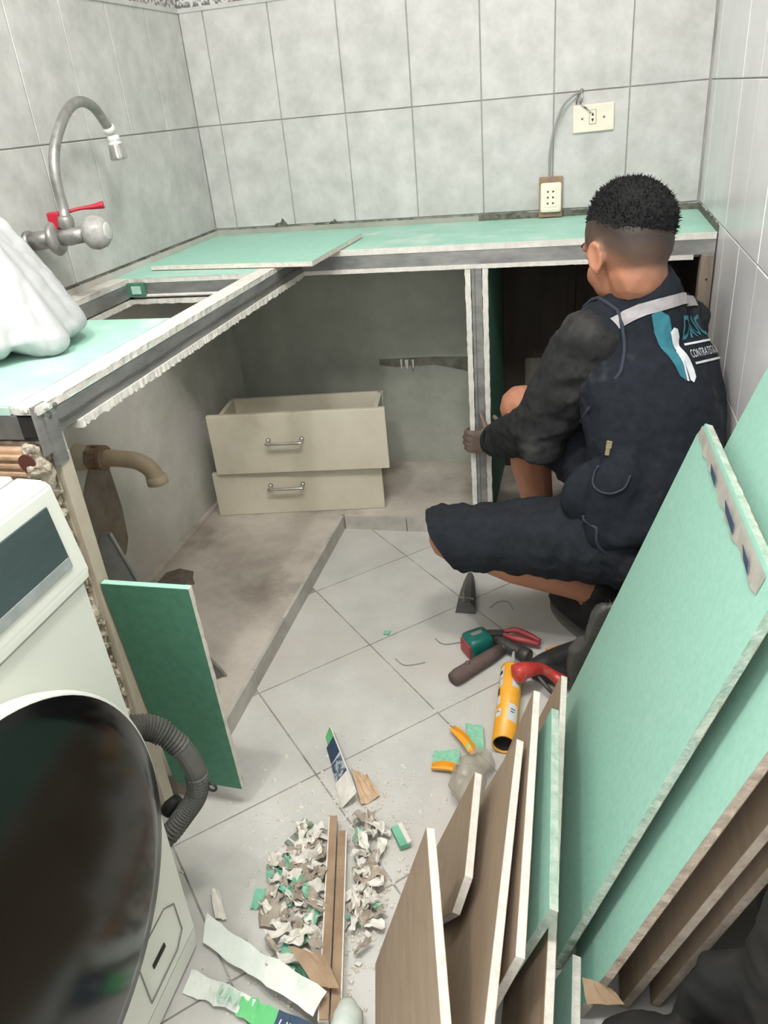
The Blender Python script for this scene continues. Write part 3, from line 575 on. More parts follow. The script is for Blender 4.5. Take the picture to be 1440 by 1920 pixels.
for k in range(9): pr += [(0.002 + k * 0.003, 0.0168 + 0.0004 * k), (0.0035 + k * 0.003, 0.0160 + 0.0004 * k)]
pr += [(0.030, 0.0202), (0.0335, 0.0185), (0.034, 0.012)]
obj('aerator', lathe(bm, e1 + d * 0.0195, d, pr, 24), CHROME, t, True)
bm = BM(); lv = nb + Vector((-0.022, 0.0, 0.034))
obox(bm, lv, (1, 0.2, 0), (0, 1, 0), (0, 0, 1), 0.026, 0.018, 0.034, 0.004); obj('lever_hub', bm, RED_P, t)
lp = [lv + Vector((0.006, 0.012, 0.010)), lv + Vector((0.035, 0.035, 0.016)), lv + Vector((0.062, 0.05, 0.017)), lv + Vector((0.084, 0.06, 0.019))]
obj('lever_handle', tube(BM(), catmull(lp, 6), [0.0035 + (0.0045 * max(0, (i - 8) / 10)) for i in range(19)], 12), RED_P, t, True)
# ------------------------------------------------------------------ sockets and cable
t = thing('wall_socket', 'wide ivory wall socket plate with one two-pin outlet on the back wall', 'socket', (1.183, 0, 1.1))
bm = BM(); obox(bm, (1.1825, -0.0045, 1.1005), (1, 0, 0.018), (0, 1, 0), (-0.018, 0, 1), 0.110, 0.009, 0.069, 0.003); obj('plate', bm, IVORY, t)
bm = BM(); obox(bm, (1.181, -0.0095, 1.103), (1, 0, 0.02), (0, 1, 0), (-0.02, 0, 1), 0.019, 0.0024, 0.036, 0.0011); obj('insert_rim', bm, mat('aged_ivory', S(150, 142, 122), rough=0.6), t)
bm = BM(); obox(bm, (1.181, -0.0102, 1.103), (1, 0, 0.02), (0, 1, 0), (-0.02, 0, 1), 0.0165, 0.0024, 0.0335, 0.001); obj('insert', bm, IVORY, t)
for z, s in ((1.110, 1), (1.095, -1)):
    bm = BM(); poly_prism(bm, [(1.1775, -0.0118, z - 0.004 * s), (1.1845, -0.0118, z - 0.004 * s), (1.181, -0.0118, z + 0.005 * s)], (0, -1, 0), 0.001); obj('pin_slot', bm, BLACK_H, t)
for x in (1.153, 1.211): obj('screw', lathe(BM(), (x, -0.0085, 1.1005 + (x - 1.18) * 0.018), (0, -1, 0), [(0, 0.003), (0.001, 0.003), (0.0016, 0.0015)], 10), METAL_D, t)
t = thing('power_strip', 'ivory six-hole outlet on a brown board, leaning on the worktop against the back wall', 'socket', (1.066, -0.02, HC))
lz = Vector((0, 0.10, 1)).normalized(); ly = Vector((0, 1, -0.10)).normalized(); c0 = Vector((1.0715, -0.0195, HC + 0.0015))
Q = lambda x, y, z: c0 + Vector((x, 0, 0)) + ly * y + lz * z
bm = BM(); obox(bm, Q(0, 0, 0.0555), (1, 0, 0), ly, lz, 0.066, 0.009, 0.108, 0.0006); obj('backing_board', bm, CARDB, t)
bm = BM(); obox(bm, Q(0.001, -0.011, 0.054), (1, 0, 0), ly, lz, 0.0595, 0.016, 0.080, 0.007); obj('outlet_body', bm, IVORY, t, False)
bm = BM(); obox(bm, Q(0.000, -0.0195, 0.054), (1, 0, 0), ly, lz, 0.034, 0.0022, 0.052, 0.001); obj('outlet_face', bm, IVORY, t)
for i in range(3):
    for s in (-1, 1):
        x = 0.008 * s; z = 0.054 + (i - 1) * 0.0155
        obj('pin_slot', poly_prism(BM(), [Q(x - 0.0028 * s, -0.0209, z - 0.0036), Q(x - 0.0028 * s, -0.0209, z + 0.0036), Q(x + 0.0038 * s, -0.0209, z)], -ly, 0.0006), BLACK_H, t)
cb = [(1.0665, -0.012, 0.951), (1.067, -0.018, 0.985), (1.068, -0.022, 1.02), (1.076, -0.024, 1.07), (1.098, -0.024, 1.130), (1.122, -0.022, 1.156), (1.142, -0.016, 1.165), (1.148, -0.008, 1.162)]
obj('cable', tube(BM(), catmull(cb, 8), 0.0034, 10), CABLE, t, True)
bm = BM()
for i in range(5): ellipsoid(bm, (1.147 + random.uniform(-0.003, 0.003), -0.006, 1.138 + i * 0.008), (1, 0, 0), (0, 1, 0), (0, 0, 1), 0.005, 0.004, 0.006, 1)
tube(bm, catmull([(1.148, -0.01, 1.166), (1.151, -0.012, 1.15), (1.148, -0.011, 1.137), (1.165, -0.012, 1.124), (1.177, -0.013, 1.113)], 5), 0.0022, 8)
tube(bm, catmull([(1.141, -0.01, 1.163), (1.137, -0.011, 1.15), (1.136, -0.01, 1.137)], 5), 0.002, 8)
obj('twisted_wires', bm, mat('taped_grey_wire', S(96, 92, 88), S(196, 192, 184), rough=0.7, scale=90, lo=0.45, hi=0.55), t)
# ------------------------------------------------------------------ white plastic bag
bm = BM(); X, Y, Z = (1, 0, 0), (0, 1, 0), (0, 0, 1)
for k in range(26):
    q = k / 25; zz = HC + 0.035 + 0.26 * q; rx = 0.118 * (1 - q) ** 0.75 + 0.04; ry = 0.105 * (1 - q) ** 0.75 + 0.04
    ellipsoid(bm, (0.148 - 0.045 * q, -1.278, zz), X, Y, Z, rx, ry, 0.035, 3)
ellipsoid(bm, (0.258, -1.305, 0.874), X, Y, Z, 0.052, 0.045, 0.024); chain(bm, [(0.12, -1.27, 1.14), (0.08, -1.25, 1.2)], [0.045, 0.06])
bm = remesh(bm, 0.006, 8)
bm.normal_update()
for v in bm.verts:
    an = math.atan2(v.co.y + 1.278, v.co.x - 0.15); q = (v.co.z - HC) / 0.3
    n1 = noise.noise(Vector((math.cos(an) * 2.6, math.sin(an) * 2.6, q * 1.3 + an * 0.1))); n2 = noise.noise(Vector((math.cos(an) * 6, math.sin(an) * 6, q * 2.5 + 7))); n3 = noise.noise(v.co * 26)
    v.co += v.normal * (0.014 * n1 + 0.003 * (0.4 - abs(n2)) * 2 - 0.004 * max(0, 0.25 - abs(n3)) * 4 * 0.6)
for v in bm.verts:
    if v.co.z < HC + 0.0015: v.co.z = HC + 0.0015
    if v.co.x < 0.004: v.co.x = 0.004
t = thing('plastic_bag', 'knotted white plastic bag standing on the left worktop', 'bag', (0.16, -1.28, HC))
obj('bag_film', bm, BAG_W, t, True)
bm = remesh(ellipsoid(BM(), (0.15, -1.275, 0.905), X, Y, Z, 0.115, 0.09, 0.045), 0.01, 2); obj('contents', bm, mat('pale_bag_contents', S(196, 206, 204), S(222, 228, 226), rough=0.8, scale=14), t, True)
# ------------------------------------------------------------------ washing machine
t = thing('washing_machine', 'white front-loading washing machine with a large round black door', 'washing machine', (0.33, -2.08, 0.0))
wx = 0.607; y0, y1 = -2.385, -1.79
obj('cabinet', box(BM(), (0.03, y0, 0.012), (wx - 0.022, y1, 0.835), 0.012), WASH, t)
bm = BM(); poly_prism(bm, [(0.585, y1, 0.055), (0.608, y1, 0.055), (0.611, y1, 0.40), (0.608, y1, 0.716), (0.585, y1, 0.716)], (0, 1, 0), y1 - y0)
bmesh.ops.bevel(bm, geom=bm.edges[:], offset=0.004, segments=2, affect='EDGES'); obj('front_panel', bm, WASH, t)
bm = BM(); poly_prism(bm, [(0.585, y1 - 0.002, 0.01), (0.602, y1 - 0.002, 0.01), (0.606, y1 - 0.002, 0.052), (0.585, y1 - 0.002, 0.052)], (0, 1, 0), y1 - y0 - 0.004); obj('kick_plate', bm, WASH, t)
cp = [(0.56, y1 + 0.001, 0.719), (0.6165, y1 + 0.001, 0.719), (0.6165, y1 + 0.001, 0.732), (0.6035, y1 + 0.001, 0.842), (0.596, y1 + 0.001, 0.848), (0.56, y1 + 0.001, 0.85)]
bm = BM(); poly_prism(bm, cp, (0, 1, 0), y1 - y0 + 0.002); bmesh.ops.bevel(bm, geom=bm.edges[:], offset=0.003, segments=2, affect='EDGES'); obj('control_panel', bm, WASH, t)
nrm = Vector((0.110, 0, 0.013)).normalized(); up = Vector((-0.013, 0, 0.110)).normalized(); pc = Vector((0.6100, -2.08, 0.787))
bm = BM(); obox(bm, pc + nrm * 0.001, nrm, (0, 1, 0), up, 0.003, 0.535, 0.078, 0.001); obj('display_glass', bm, DARK_GL, t)
bm = BM(); obox(bm, pc + nrm * 0.0022 - up * 0.032, nrm, (0, 1, 0), up, 0.002, 0.532, 0.013, 0.0006); obj('silver_strip', bm, SILVER, t)
obj('top_lid', box(BM(), (0.03, y0, 0.835), (0.556, y1, 0.852), 0.004), WASH, t)
obj('dispenser_lid', box(BM(), (0.42, -2.1, 0.852), (0.53, -1.86, 0.8535), 0.0006), WASH, t)
# door
dc = Vector((0.6125, -2.08, 0.453)); dn = Vector((1, 0, 0)); R = 0.2605
obj('door_rim', lathe(BM(), dc, dn, [(-0.012, R * 0.93), (0.0, R * 0.955), (0.012, R * 0.995), (0.026, R * 1.006), (0.034, R * 1.003), (0.036, R * 0.99)], 96), WASH, t, True)
obj('door_cover', lathe(BM(), dc + dn * 0.0345, dn, [(0, R * 0.993), (0.0025, R * 0.985), (0.010, R * 0.86), (0.017, R * 0.66), (0.021, R * 0.42), (0.0228, R * 0.2), (0.0232, 0.004)], 96), DOOR_GL, t, True)
bm = BM()
for pth in ([(-1.925, 0.175), (-1.845, 0.175), (-1.822, 0.155), (-1.822, 0.095), (-1.845, 0.078), (-1.925, 0.078), (-1.925, 0.175)],):
    tube(bm, [(0.6095, y, z) for y, z in pth], 0.0012, 6)
obj('flap_seam', bm, SEAM, t)
obj('flap_slot', box(BM(), (0.607, -1.90, 0.118), (0.6105, -1.865, 0.127), 0.001), BLACK_H, t)
for x in (0.08, 0.55):
    for y in (-2.33, -1.84): obj('foot', lathe(BM(), (x, y, 0.001), (0, 0, 1), [(0, 0.022), (0.006, 0.022), (0.013, 0.014)], 14), BLK_T, t, True)
hp = catmull([(0.51, -1.77, 0.415), (0.547, -1.735, 0.412), (0.575, -1.712, 0.398), (0.606, -1.705, 0.362), (0.621, -1.703, 0.315), (0.615, -1.703, 0.262), (0.588, -1.712, 0.218), (0.545, -1.735, 0.17), (0.47, -1.76, 0.13)], 18)
bm = BM(); n = len(hp); prof = []
for i in range(n):
    fr = i / n; ribs = 0.0016 * (1 if i % 2 else -1) if (0.12 < fr < 0.38 or fr > 0.52) else 0
    prof.append(0.0165 + ribs + (0.002 if fr < 0.30 else 0) - (0.001 if fr > 0.6 else 0))
tube(bm, hp, prof, 16); obj('drain_hose', bm, HOSE, t, False)
bm = BM(); rc = Vector((0.640, -1.70, 0.272)); tube(bm, [rc + Vector((math.cos(k * math.pi / 8), 0.1, math.sin(k * math.pi / 8))) * 0.0075 for k in range(17)], 0.0022, 8); obj('hose_clip', bm, BLK_T, t, True)
obj('hose_nozzle', lathe(BM(), (0.545, -1.70, 0.20), (0.6, 0.3, 0.6), [(0, 0.012), (0.01, 0.014), (0.03, 0.011)], 14), BLK_T, t, True)
# ------------------------------------------------------------------ things lying on the floor
t = thing('plastic_wedge', 'dark grey plastic wedge tool lying on the floor in front of the man', 'tool', (0.9, -0.80, 0))
bm = BM(); prof = [(-0.83, 0.001, 0.026, 0.034), (-0.79, 0.001, 0.025, 0.040), (-0.75, 0.001, 0.022, 0.038), (-0.71, 0.001, 0.017, 0.034), (-0.675, 0.001, 0.012, 0.026)]
rings = []
for y, zl, hw, zh in prof:
    cx = 0.905 - (y + 0.83) * 0.06
    rings.append([bm.verts.new((cx + a_ * hw, y, zl + b_ * zh)) for a_, b_ in ((-1, 0), (1, 0), (1, 0.55), (0.55, 1), (-0.2, 1), (-0.8, 0.5))])
for p_, q_ in zip(rings, rings[1:]):
    for k in range(6): bm.faces.new((p_[k], p_[(k + 1) % 6], q_[(k + 1) % 6], q_[k]))
bm.faces.new(rings[0]); bm.faces.new(rings[-1]); obj('body', bm, WEDGE, t)
bm = BM(); tube(bm, [(0.885, -0.812, 0.0385), (0.925, -0.812, 0.0345)], 0.003, 6); tube(bm, [(0.898, -0.795, 0.0425), (0.902, -0.828, 0.036)], 0.003, 6); obj('ribs', bm, mat('light_scuffs', S(128, 126, 120), rough=0.7), t)

t = thing('tape_measure', 'dark green tape measure with a red side lying beside the hammer', 'tape measure', (0.962, -0.985, 0))
ax = Vector((0.8, 0.6, 0)).normalized(); ay = Vector((-0.6, 0.8, 0)).normalized(); c = Vector((0.956, -0.978, 0.026))
bm = BM(); obox(bm, c, ax, ay, (0, 0, 1), 0.064, 0.056, 0.050, 0.013); obj('case', bm, TAPE_G, t, True)
bm = BM(); obox(bm, c - ax * 0.03 - Vector((0, 0, 0.004)), ax, ay, (0, 0, 1), 0.010, 0.046, 0.036, 0.004); obj('red_grip', bm, TAPE_R, t)
bm = BM(); obox(bm, c + Vector((0, 0, 0.0252)) + ay * 0.004, ax, ay, (0, 0, 1), 0.03, 0.012, 0.0012); obj('belt_clip', bm, CHROME, t)
t = thing('hammer', 'hammer with a brown rubber handle lying on the tiles', 'hammer', (0.97, -1.04, 0))
hp = [(0.9165, -1.108, 0.0175), (0.925, -1.097, 0.018), (0.95, -1.066, 0.0178), (0.99, -1.016, 0.0172), (1.012, -0.987, 0.017)]
obj('handle', tube(BM(), hp, [0.016, 0.0185, 0.0175, 0.0165, 0.0145], 16), HANDLE, t, True)
obj('handle_knob', ellipsoid(BM(), (0.945, -1.068, 0.036), X, Y, Z, 0.006, 0.006, 0.005, 2), HANDLE, t, True)
bm = BM(); tube(bm, [(1.008, -0.993, 0.017), (1.028, -0.968, 0.017)], 0.012, 12); tube(bm, catmull([(0.985, -0.945, 0.012), (1.003, -0.955, 0.018), (1.025, -0.972, 0.019), (1.052, -0.988, 0.018), (1.062, -0.994, 0.017)], 5), [0.004 + 0.012 * min(1, i / 8) for i in range(21)], 14); lathe(bm, (1.058, -0.992, 0.018), (0.85, -0.52, 0), [(0, 0.014), (0.006, 0.0172), (0.024, 0.0172), (0.027, 0.015)], 16)
obj('head', bm, STEEL_D, t, True)
t = thing('pliers', 'pliers with dull red handles lying against the tape measure', 'pliers', (1.045, -0.945, 0))
bm = BM(); obox(bm, (0.999, -0.932, 0.02), (1, 0.1, 0), (-0.1, 1, 0), Z, 0.055, 0.02, 0.014, 0.003); poly_prism(bm, [(0.978, -0.94, 0.026), (0.978, -0.925, 0.026), (0.945, -0.932, 0.024)], (0, 0, 1), 0.01); obj('jaws', bm, STEEL_D, t)
for s in (0, 1):
    hp = catmull([(1.015, -0.938 + 0.012 * s, 0.024), (1.04, -0.950 + 0.032 * s, 0.025), (1.07, -0.953 + 0.026 * s, 0.022), (1.103, -0.956 + 0.014 * s, 0.016)], 5)
    obj('handle', tube(BM(), hp, [0.005 + 0.003 * math.sin(i / 15 * math.pi) for i in range(16)], 10), TAPE_R, t, True)
# caulk cartridge
t = thing('caulk_cartridge', 'orange caulking cartridge with white labels lying open end toward the boards', 'cartridge', (1.048, -1.18, 0))
p0 = Vector((1.046, -1.068, 0.0265)); ax = Vector((0.004, -0.236, 0)).normalized()
obj('tube', lathe(BM(), p0, ax, [(0, 0.010), (0.001, 0.0245), (0.006, 0.0258), (0.010, 0.0245), (0.232, 0.0245), (0.2325, 0.0215), (0.19, 0.0210), (0.189, 0.001)], 32), ORANGE, t, True)
obj('hollow_shade_disc', lathe(BM(), p0 + ax * 0.206, ax, [(0, 0.0005), (0.0, 0.0208), (0.022, 0.0212), (0.0225, 0.0206), (0.006, 0.019), (0.004, 0.001)], 24), BLACK_H, t, True)  # black disc standing in for the shade inside the open end
obj('nozzle', lathe(BM(), p0 - ax * 0.0, -ax, [(0, 0.009), (0.012, 0.008), (0.062, 0.003), (0.064, 0.002)], 14), mat('cloudy_nozzle', S(176, 178, 168), S(196, 196, 188), rough=0.4, scale=40), t, True)
def wrap(nm, a0, a1, d0, d1, rad, m):
    bm = BM(); nseg = max(2, int(abs(a1 - a0) / 8)); side = Vector((1, 0, 0)); A_, B_ = [], []
    for i in range(nseg + 1):
        an = math.radians(a0 + (a1 - a0) * i / nseg); dr = Vector((math.sin(an), 0, math.cos(an))) * rad
        A_.append(bm.verts.new(p0 + ax * d0 + dr)); B_.append(bm.verts.new(p0 + ax * d1 + dr))
    for i in range(nseg): bm.faces.new((A_[i], A_[i + 1], B_[i + 1], B_[i]))
    obj(nm, bm, m, t, True)
for a0, a1, d0, d1 in ((-90, -38, 0.012, 0.05), (-80, -35, 0.055, 0.075), (-85, -40, 0.11, 0.135), (-60, -28, 0.15, 0.172), (15, 60, 0.05, 0.08), (10, 62, 0.135, 0.185)): wrap('paper_label', a0, a1, d0, d1, 0.0247, PRINT_W)
for a0, a1, d0, d1 in ((-75, -45, 0.025, 0.036), (-70, -50, 0.082, 0.104), (-52, -36, 0.157, 0.160), (20, 45, 0.15, 0.153), (20, 40, 0.158, 0.161), (-80, -60, 0.06, 0.063)): wrap('dark_print', a0, a1, d0, d1, 0.0249, BLK_T)
# red gun, black tool, orange bit
t = thing('caulking_gun', 'red-handled caulking gun lying across the orange cartridge', 'tool', (1.12, -1.1, 0))
hp = catmull([(1.062, -1.126, 0.066), (1.085, -1.113, 0.068), (1.115, -1.092, 0.055), (1.14, -1.090, 0.038), (1.165, -1.100, 0.026)], 6)
obj('handle', tube(BM(), hp, [0.0165 + 0.005 * math.cos(i / 24 * 5) for i in range(25)], 16), RED_T, t, True)
obj('pommel', lathe(BM(), (1.055, -1.130, 0.065), (0.85, 0.5, 0.05), [(0, 0.012), (0.004, 0.021), (0.018, 0.0225), (0.026, 0.018)], 18), RED_T, t, True)
obj('frame_rod', tube(BM(), catmull([(1.10, -1.10, 0.05), (1.13, -1.125, 0.03), (1.15, -1.13, 0.012)], 4), 0.005, 8), STEEL_D, t, True)
t = thing('cordless_tool', 'black plastic power tool lying behind the caulking gun', 'tool', (1.13, -1.03, 0))
obj('body', tube(BM(), catmull([(1.087, -1.066, 0.024), (1.11, -1.045, 0.027), (1.15, -1.01, 0.027), (1.20, -0.975, 0.027)], 5), [0.017, 0.02, 0.022, 0.022, 0.023, 0.024] + [0.025] * 10, 14), BLK_T, t, True)
bm = BM(); obox(bm, (1.135, -1.065, 0.02), (1, -0.2, 0), (0.2, 1, 0), Z, 0.07, 0.03, 0.036, 0.007); obj('grip', bm, BLK_T, t)
obj('bit', tube(BM(), [(1.089, -1.064, 0.024), (1.066, -1.04, 0.022)], 0.0035, 8), STEEL_D, t, True)
t = thing('plastic_anchor_pack', 'small orange plastic piece peeking out behind the black tool', 'plastic piece', (1.145, -0.97, 0))
bm = BM(); obox(bm, (1.140, -0.968, 0.012), (0.9, 0.4, 0), (-0.4, 0.9, 0), Z, 0.046, 0.016, 0.020, 0.005); obox(bm, (1.118, -0.982, 0.008), (0.4, 0.9, 0), (-0.9, 0.4, 0), Z, 0.02, 0.01, 0.012, 0.003); obj('piece', bm, mat('muted_orange', S(206, 148, 88), rough=0.5), t)
# dark grey sack beside the man
bm = BM()
ellipsoid(bm, (1.215, -1.098, 0.08), X, Y, Z, 0.050, 0.030, 0.08); ellipsoid(bm, (1.24, -1.10, 0.15), X, Y, Z, 0.036, 0.026, 0.10); chain(bm, [(1.235, -1.10, 0.19), (1.25, -1.105, 0.24)], [0.026, 0.014])
bm = remesh(bm, 0.006, 4); wrinkle(bm, 0.006, 22, (1, 1, 0.5), 5.5); wrinkle(bm, 0.0025, 60, seed=2)
for v in bm.verts: v.co.z = max(v.co.z, 0.001); v.co.y = max(v.co.y, -1.115)
t = thing('dark_bag', 'crumpled dark grey plastic bag between the man and the green boards', 'bag', (1.26, -1.05, 0)); obj('film', bm, SACK, t, True)
bm = BM()
for k in range(5): poly_prism(bm, [(1.240 + k * 0.006, -1.105, 0.244), (1.246 + k * 0.006, -1.105, 0.244), (1.240 + k * 0.008, -1.107, 0.262 + random.uniform(-0.008, 0.008))], (0, -1, 0), 0.001)
obj('torn_top', bm, SACK, t)
# bottom right corner: black bag and felt cushion under the leaning boards
bm = BM(); ellipsoid(bm, (1.30, -1.845, 0.045), X, Y, Z, 0.075, 0.036, 0.07); ellipsoid(bm, (1.395, -1.812, 0.12), X, Y, Z, 0.07, 0.030, 0.13); ellipsoid(bm, (1.43, -1.83, 0.22), X, Y, Z, 0.04, 0.045, 0.22)  # last, tall lobe added to darken the shaded area below the boards
bm = remesh(bm, 0.008, 3); wrinkle(bm, 0.008, 18, seed=4)
for v in bm.verts: v.co.z = max(v.co.z, 0.001)
t = thing('black_cloth_bag', 'slumped black cloth bag on the floor under the leaning boards', 'bag', (1.32, -1.86, 0)); obj('cloth', bm, DARKBAG, t, True)
bm = remesh(ellipsoid(BM(), (1.365, -1.935, 0.095), X, Y, Z, 0.095, 0.045, 0.10), 0.008, 2)
for v in bm.verts: v.co.z = max(v.co.z, 0.001)
t = thing('felt_cushion', 'rounded dark grey felt cushion in the bottom right corner', 'cushion', (1.375, -1.98, 0)); obj('cover', bm, DIMGREY, t, True)
# torn brown paper flap near the lower right boards
def sheet(bm, pts, lift, th=0.0008, n=10, seed=0.0, curl=0.0):
    """ragged four-cornered sheet a,b,c,d lying over the floor"""
    a_, b_, c_, d_ = [Vector(p) for p in pts]; g_ = []
    for i in range(n + 1):
        row = []
        for j in range(4):
            s, q = i / n, j / 3; p = (a_.lerp(b_, s)).lerp(d_.lerp(c_, s), q)
            jit = Vector((noise.noise(Vector((s * 7, q * 3, seed))), noise.noise(Vector((s * 7, q * 3, seed + 5))), 0)) * 0.004
            z = lift * (0.5 + noise.noise(Vector((s * 3 + seed, q * 2, 1.5)))) + curl * (2 * q - 1) ** 2
            row.append(bm.verts.new(p + jit + Vector((0, 0, max(z, 0.0004)))))
        g_.append(row)
    fs = [bm.faces.new((g_[i][j], g_[i + 1][j], g_[i + 1][j + 1], g_[i][j + 1])) for i in range(n) for j in range(3)]
    bmesh.ops.recalc_face_normals(bm, faces=fs); bmesh.ops.solidify(bm, geom=fs, thickness=th)
    return bm
# ------------------------------------------------------------------ the man squatting at the divider stud
man = thing('person', 'man in a navy work vest squatting with his back turned, gripping the divider stud', 'person', (1.2, -0.85, 0.0))
def V3(*a): return Vector(a)
hipL, hipR = V3(1.255, -0.955, 0.325), V3(1.375, -0.835, 0.32)
kneeL, kneeR = V3(0.906, -0.965, 0.308), V3(1.036, -0.645, 0.500)
ankL, ankR = V3(1.255, -0.905, 0.135), V3(1.09, -0.56, 0.085)
shL, shR = V3(1.190, -0.845, 0.715), V3(1.385, -0.672, 0.70)
elL, elR = V3(1.092, -0.785, 0.505), V3(1.235, -0.56, 0.49)
wrL, wrR = V3(0.945, -0.505, 0.345), V3(1.0, -0.47, 0.34)
latH = (hipR - hipL).normalized(); latS = (shR - shL).normalized()
pel = (hipL + hipR) / 2 + V3(0.015, -0.01, 0.03); nk = V3(1.285, -0.788, 0.775)
def torso(bm, grow, lo=0.0, hi=1.0, flare=0.0):
    prof = [(0.0, 0.165, 0.125), (0.2, 0.155, 0.12), (0.4, 0.148, 0.112), (0.6, 0.155, 0.112), (0.78, 0.158, 0.105), (0.9, 0.140, 0.085), (1.0, 0.10, 0.062)]
    n = 22; top = (shL + shR) / 2 + V3(0.005, -0.005, 0.005)
    for i in range(n + 1):
        s = lo + (hi - lo) * i / n
        for (a_, ra, da_), (b_, rb, db_) in zip(prof, prof[1:]):
            if a_ <= s <= b_:
                q = (s - a_) / (b_ - a_); rl = ra + (rb - ra) * q; rd = da_ + (db_ - da_) * q
        c = pel.lerp(top, s) + V3(0.022, -0.022, 0.0) * math.sin(math.pi * min(s, 1)); lat = latH.lerp(latS, s).normalized(); upv = (top - pel).normalized(); fw = upv.cross(lat).normalized()
        fl = flare * max(0, 1 - s * 3.2)
        ellipsoid(bm, c, lat, fw, upv, rl + grow + fl, rd + grow + fl * 0.6, 0.055 + grow, 3)
    return bm
hc = V3(1.256, -0.795, 0.905); fd = V3(-0.52, 0.80, -0.40).normalized(); ll = V3(-0.84, -0.545, 0.0).normalized(); hu = ll.cross(-fd).normalized()
if hu.z < 0: hu = -hu
H = lambda f_, l_, u_: hc + fd * f_ + ll * l_ + hu * u_
bm = BM()
# head
ellipsoid(bm, H(0.0, 0, 0.02), fd, ll, hu, 0.096, 0.0745, 0.084); ellipsoid(bm, H(-0.022, 0, -0.005), fd, ll, hu, 0.076, 0.072, 0.078)
ellipsoid(bm, H(0.045, 0, -0.05), fd, ll, hu, 0.055, 0.060, 0.066); ellipsoid(bm, H(0.066, 0, -0.098), fd, ll, hu, 0.030, 0.032, 0.022)
ellipsoid(bm, H(0.052, 0.038, -0.045), fd, ll, hu, 0.036, 0.027, 0.03, 2); ellipsoid(bm, H(0.052, -0.038, -0.045), fd, ll, hu, 0.036, 0.027, 0.03, 2)
chain(bm, [H(0.094, 0, 0.0), H(0.108, 0, -0.036)], [0.009, 0.0155]); ellipsoid(bm, H(0.09, 0, -0.042), fd, ll, hu, 0.016, 0.019, 0.010, 2)
ellipsoid(bm, H(0.088, 0, -0.068), fd, ll, hu, 0.013, 0.024, 0.006, 2); ellipsoid(bm, H(0.087, 0, -0.079), fd, ll, hu, 0.013, 0.021, 0.007, 2)
for s in (-1, 1):
    chain(bm, [H(0.088, 0.014 * s, 0.016), H(0.078, 0.046 * s, 0.014)], [0.011, 0.009])
    e = H(0.0, 0.0735 * s, -0.020); er = (fd * -0.35 + ll * s * 0.94).normalized(); eu = (hu + fd * -0.12).normalized(); ef = eu.cross(er)
    ring = [e + er * 0.010 + ef * math.cos(k * math.pi / 6) * 0.014 + eu * math.sin(k * math.pi / 6) * 0.026 for k in range(13)]
    chain(bm, ring, [0.0052] * 13, 1); ellipsoid(bm, e + er * 0.003, ef, eu, er, 0.015, 0.027, 0.0065, 2); ellipsoid(bm, e - eu * 0.028 + er * 0.007, ef, eu, er, 0.008, 0.010, 0.005, 2)
# neck, trunk
chain(bm, [nk + V3(0.01, 0.0, -0.04), nk + V3(-0.004, 0.004, 0.03), H(-0.012, 0, -0.065), H(-0.012, 0, -0.02)], [0.072, 0.064, 0.059, 0.060])
torso(bm, -0.012)
for k, (a_, b_, c_) in enumerate(((shL, elL, wrL), (shR, elR, wrR))):
    chain(bm, [a_ + (nk - a_) * 0.3, a_, a_.lerp(b_, 0.5), b_, b_.lerp(c_, 0.35), c_], [0.05, 0.052, 0.046, 0.039, 0.041, 0.027])
for h_, k_, a_ in ((hipL, kneeL, ankL), (hipR, kneeR, ankR)):
    d_ = (k_ - h_).normalized(); back = (a_ - k_).normalized()
    chain(bm, [h_, h_.lerp(k_, 0.5), k_ - d_ * 0.05, k_], [0.088, 0.076, 0.060, 0.055])
    chain(bm, [k_, k_.lerp(a_, 0.15), k_.lerp(a_, 0.40), k_.lerp(a_, 0.75), a_], [0.054, 0.050, 0.054, 0.040, 0.034])
chain(bm, [ankL, V3(1.215, -0.855, 0.055), V3(1.165, -0.795, 0.035)], [0.033, 0.034, 0.026]); chain(bm, [ankR, V3(1.04, -0.50, 0.082), V3(1.01, -0.465, 0.078)], [0.033, 0.032, 0.026])
# hands: palm, four curled fingers of different lengths, thumb
def hand(bm, wr, palm, kn_axis, fing, thumb, sc=1.0):
    wr, palm = Vector(wr), Vector(palm); ka = Vector(kn_axis).normalized(); d = (palm - wr).normalized()
    for o_ in (-0.026, -0.009, 0.009, 0.026): chain(bm, [wr + ka * o_ * 0.6, palm + ka * o_], [0.017, 0.0125])
    for o_, ln, pts in zip((0.030, 0.010, -0.010, -0.030), (0.94, 1.0, 0.94, 0.76), fing):
        b_ = palm + ka * o_; P_ = [b_] + [b_ + Vector(p) * ln for p in pts]; chain(bm, P_, [0.0105, 0.0098, 0.0088, 0.0075], 1)
    chain(bm, [wr + d * 0.018 + ka * 0.022] + [Vector(p) for p in thumb], [0.014, 0.0115, 0.0095, 0.0085], 1)
curl = [(-0.026, 0.012, -0.004), (-0.041, 0.036, -0.008), (-0.035, 0.062, -0.010)]
hand(bm, wrL, (0.893, -0.432, 0.312), (0.15, -0.25, 0.95), [curl] * 4, [(0.922, -0.438, 0.352), (0.912, -0.425, 0.374), (0.905, -0.419, 0.390)])
curlR = [(-0.028, 0.022, -0.006), (-0.042, 0.045, -0.016), (-0.038, 0.068, -0.024)]
hand(bm, wrR, (0.965, -0.42, 0.30), (0.1, -0.3, 0.95), [[(p[0] * 0.55, p[1], p[2]) for p in curlR]] * 4, [(0.975, -0.435, 0.35), (0.955, -0.425, 0.37), (0.943, -0.42, 0.385)])
bm = remesh(bm, 0.0046, 5)
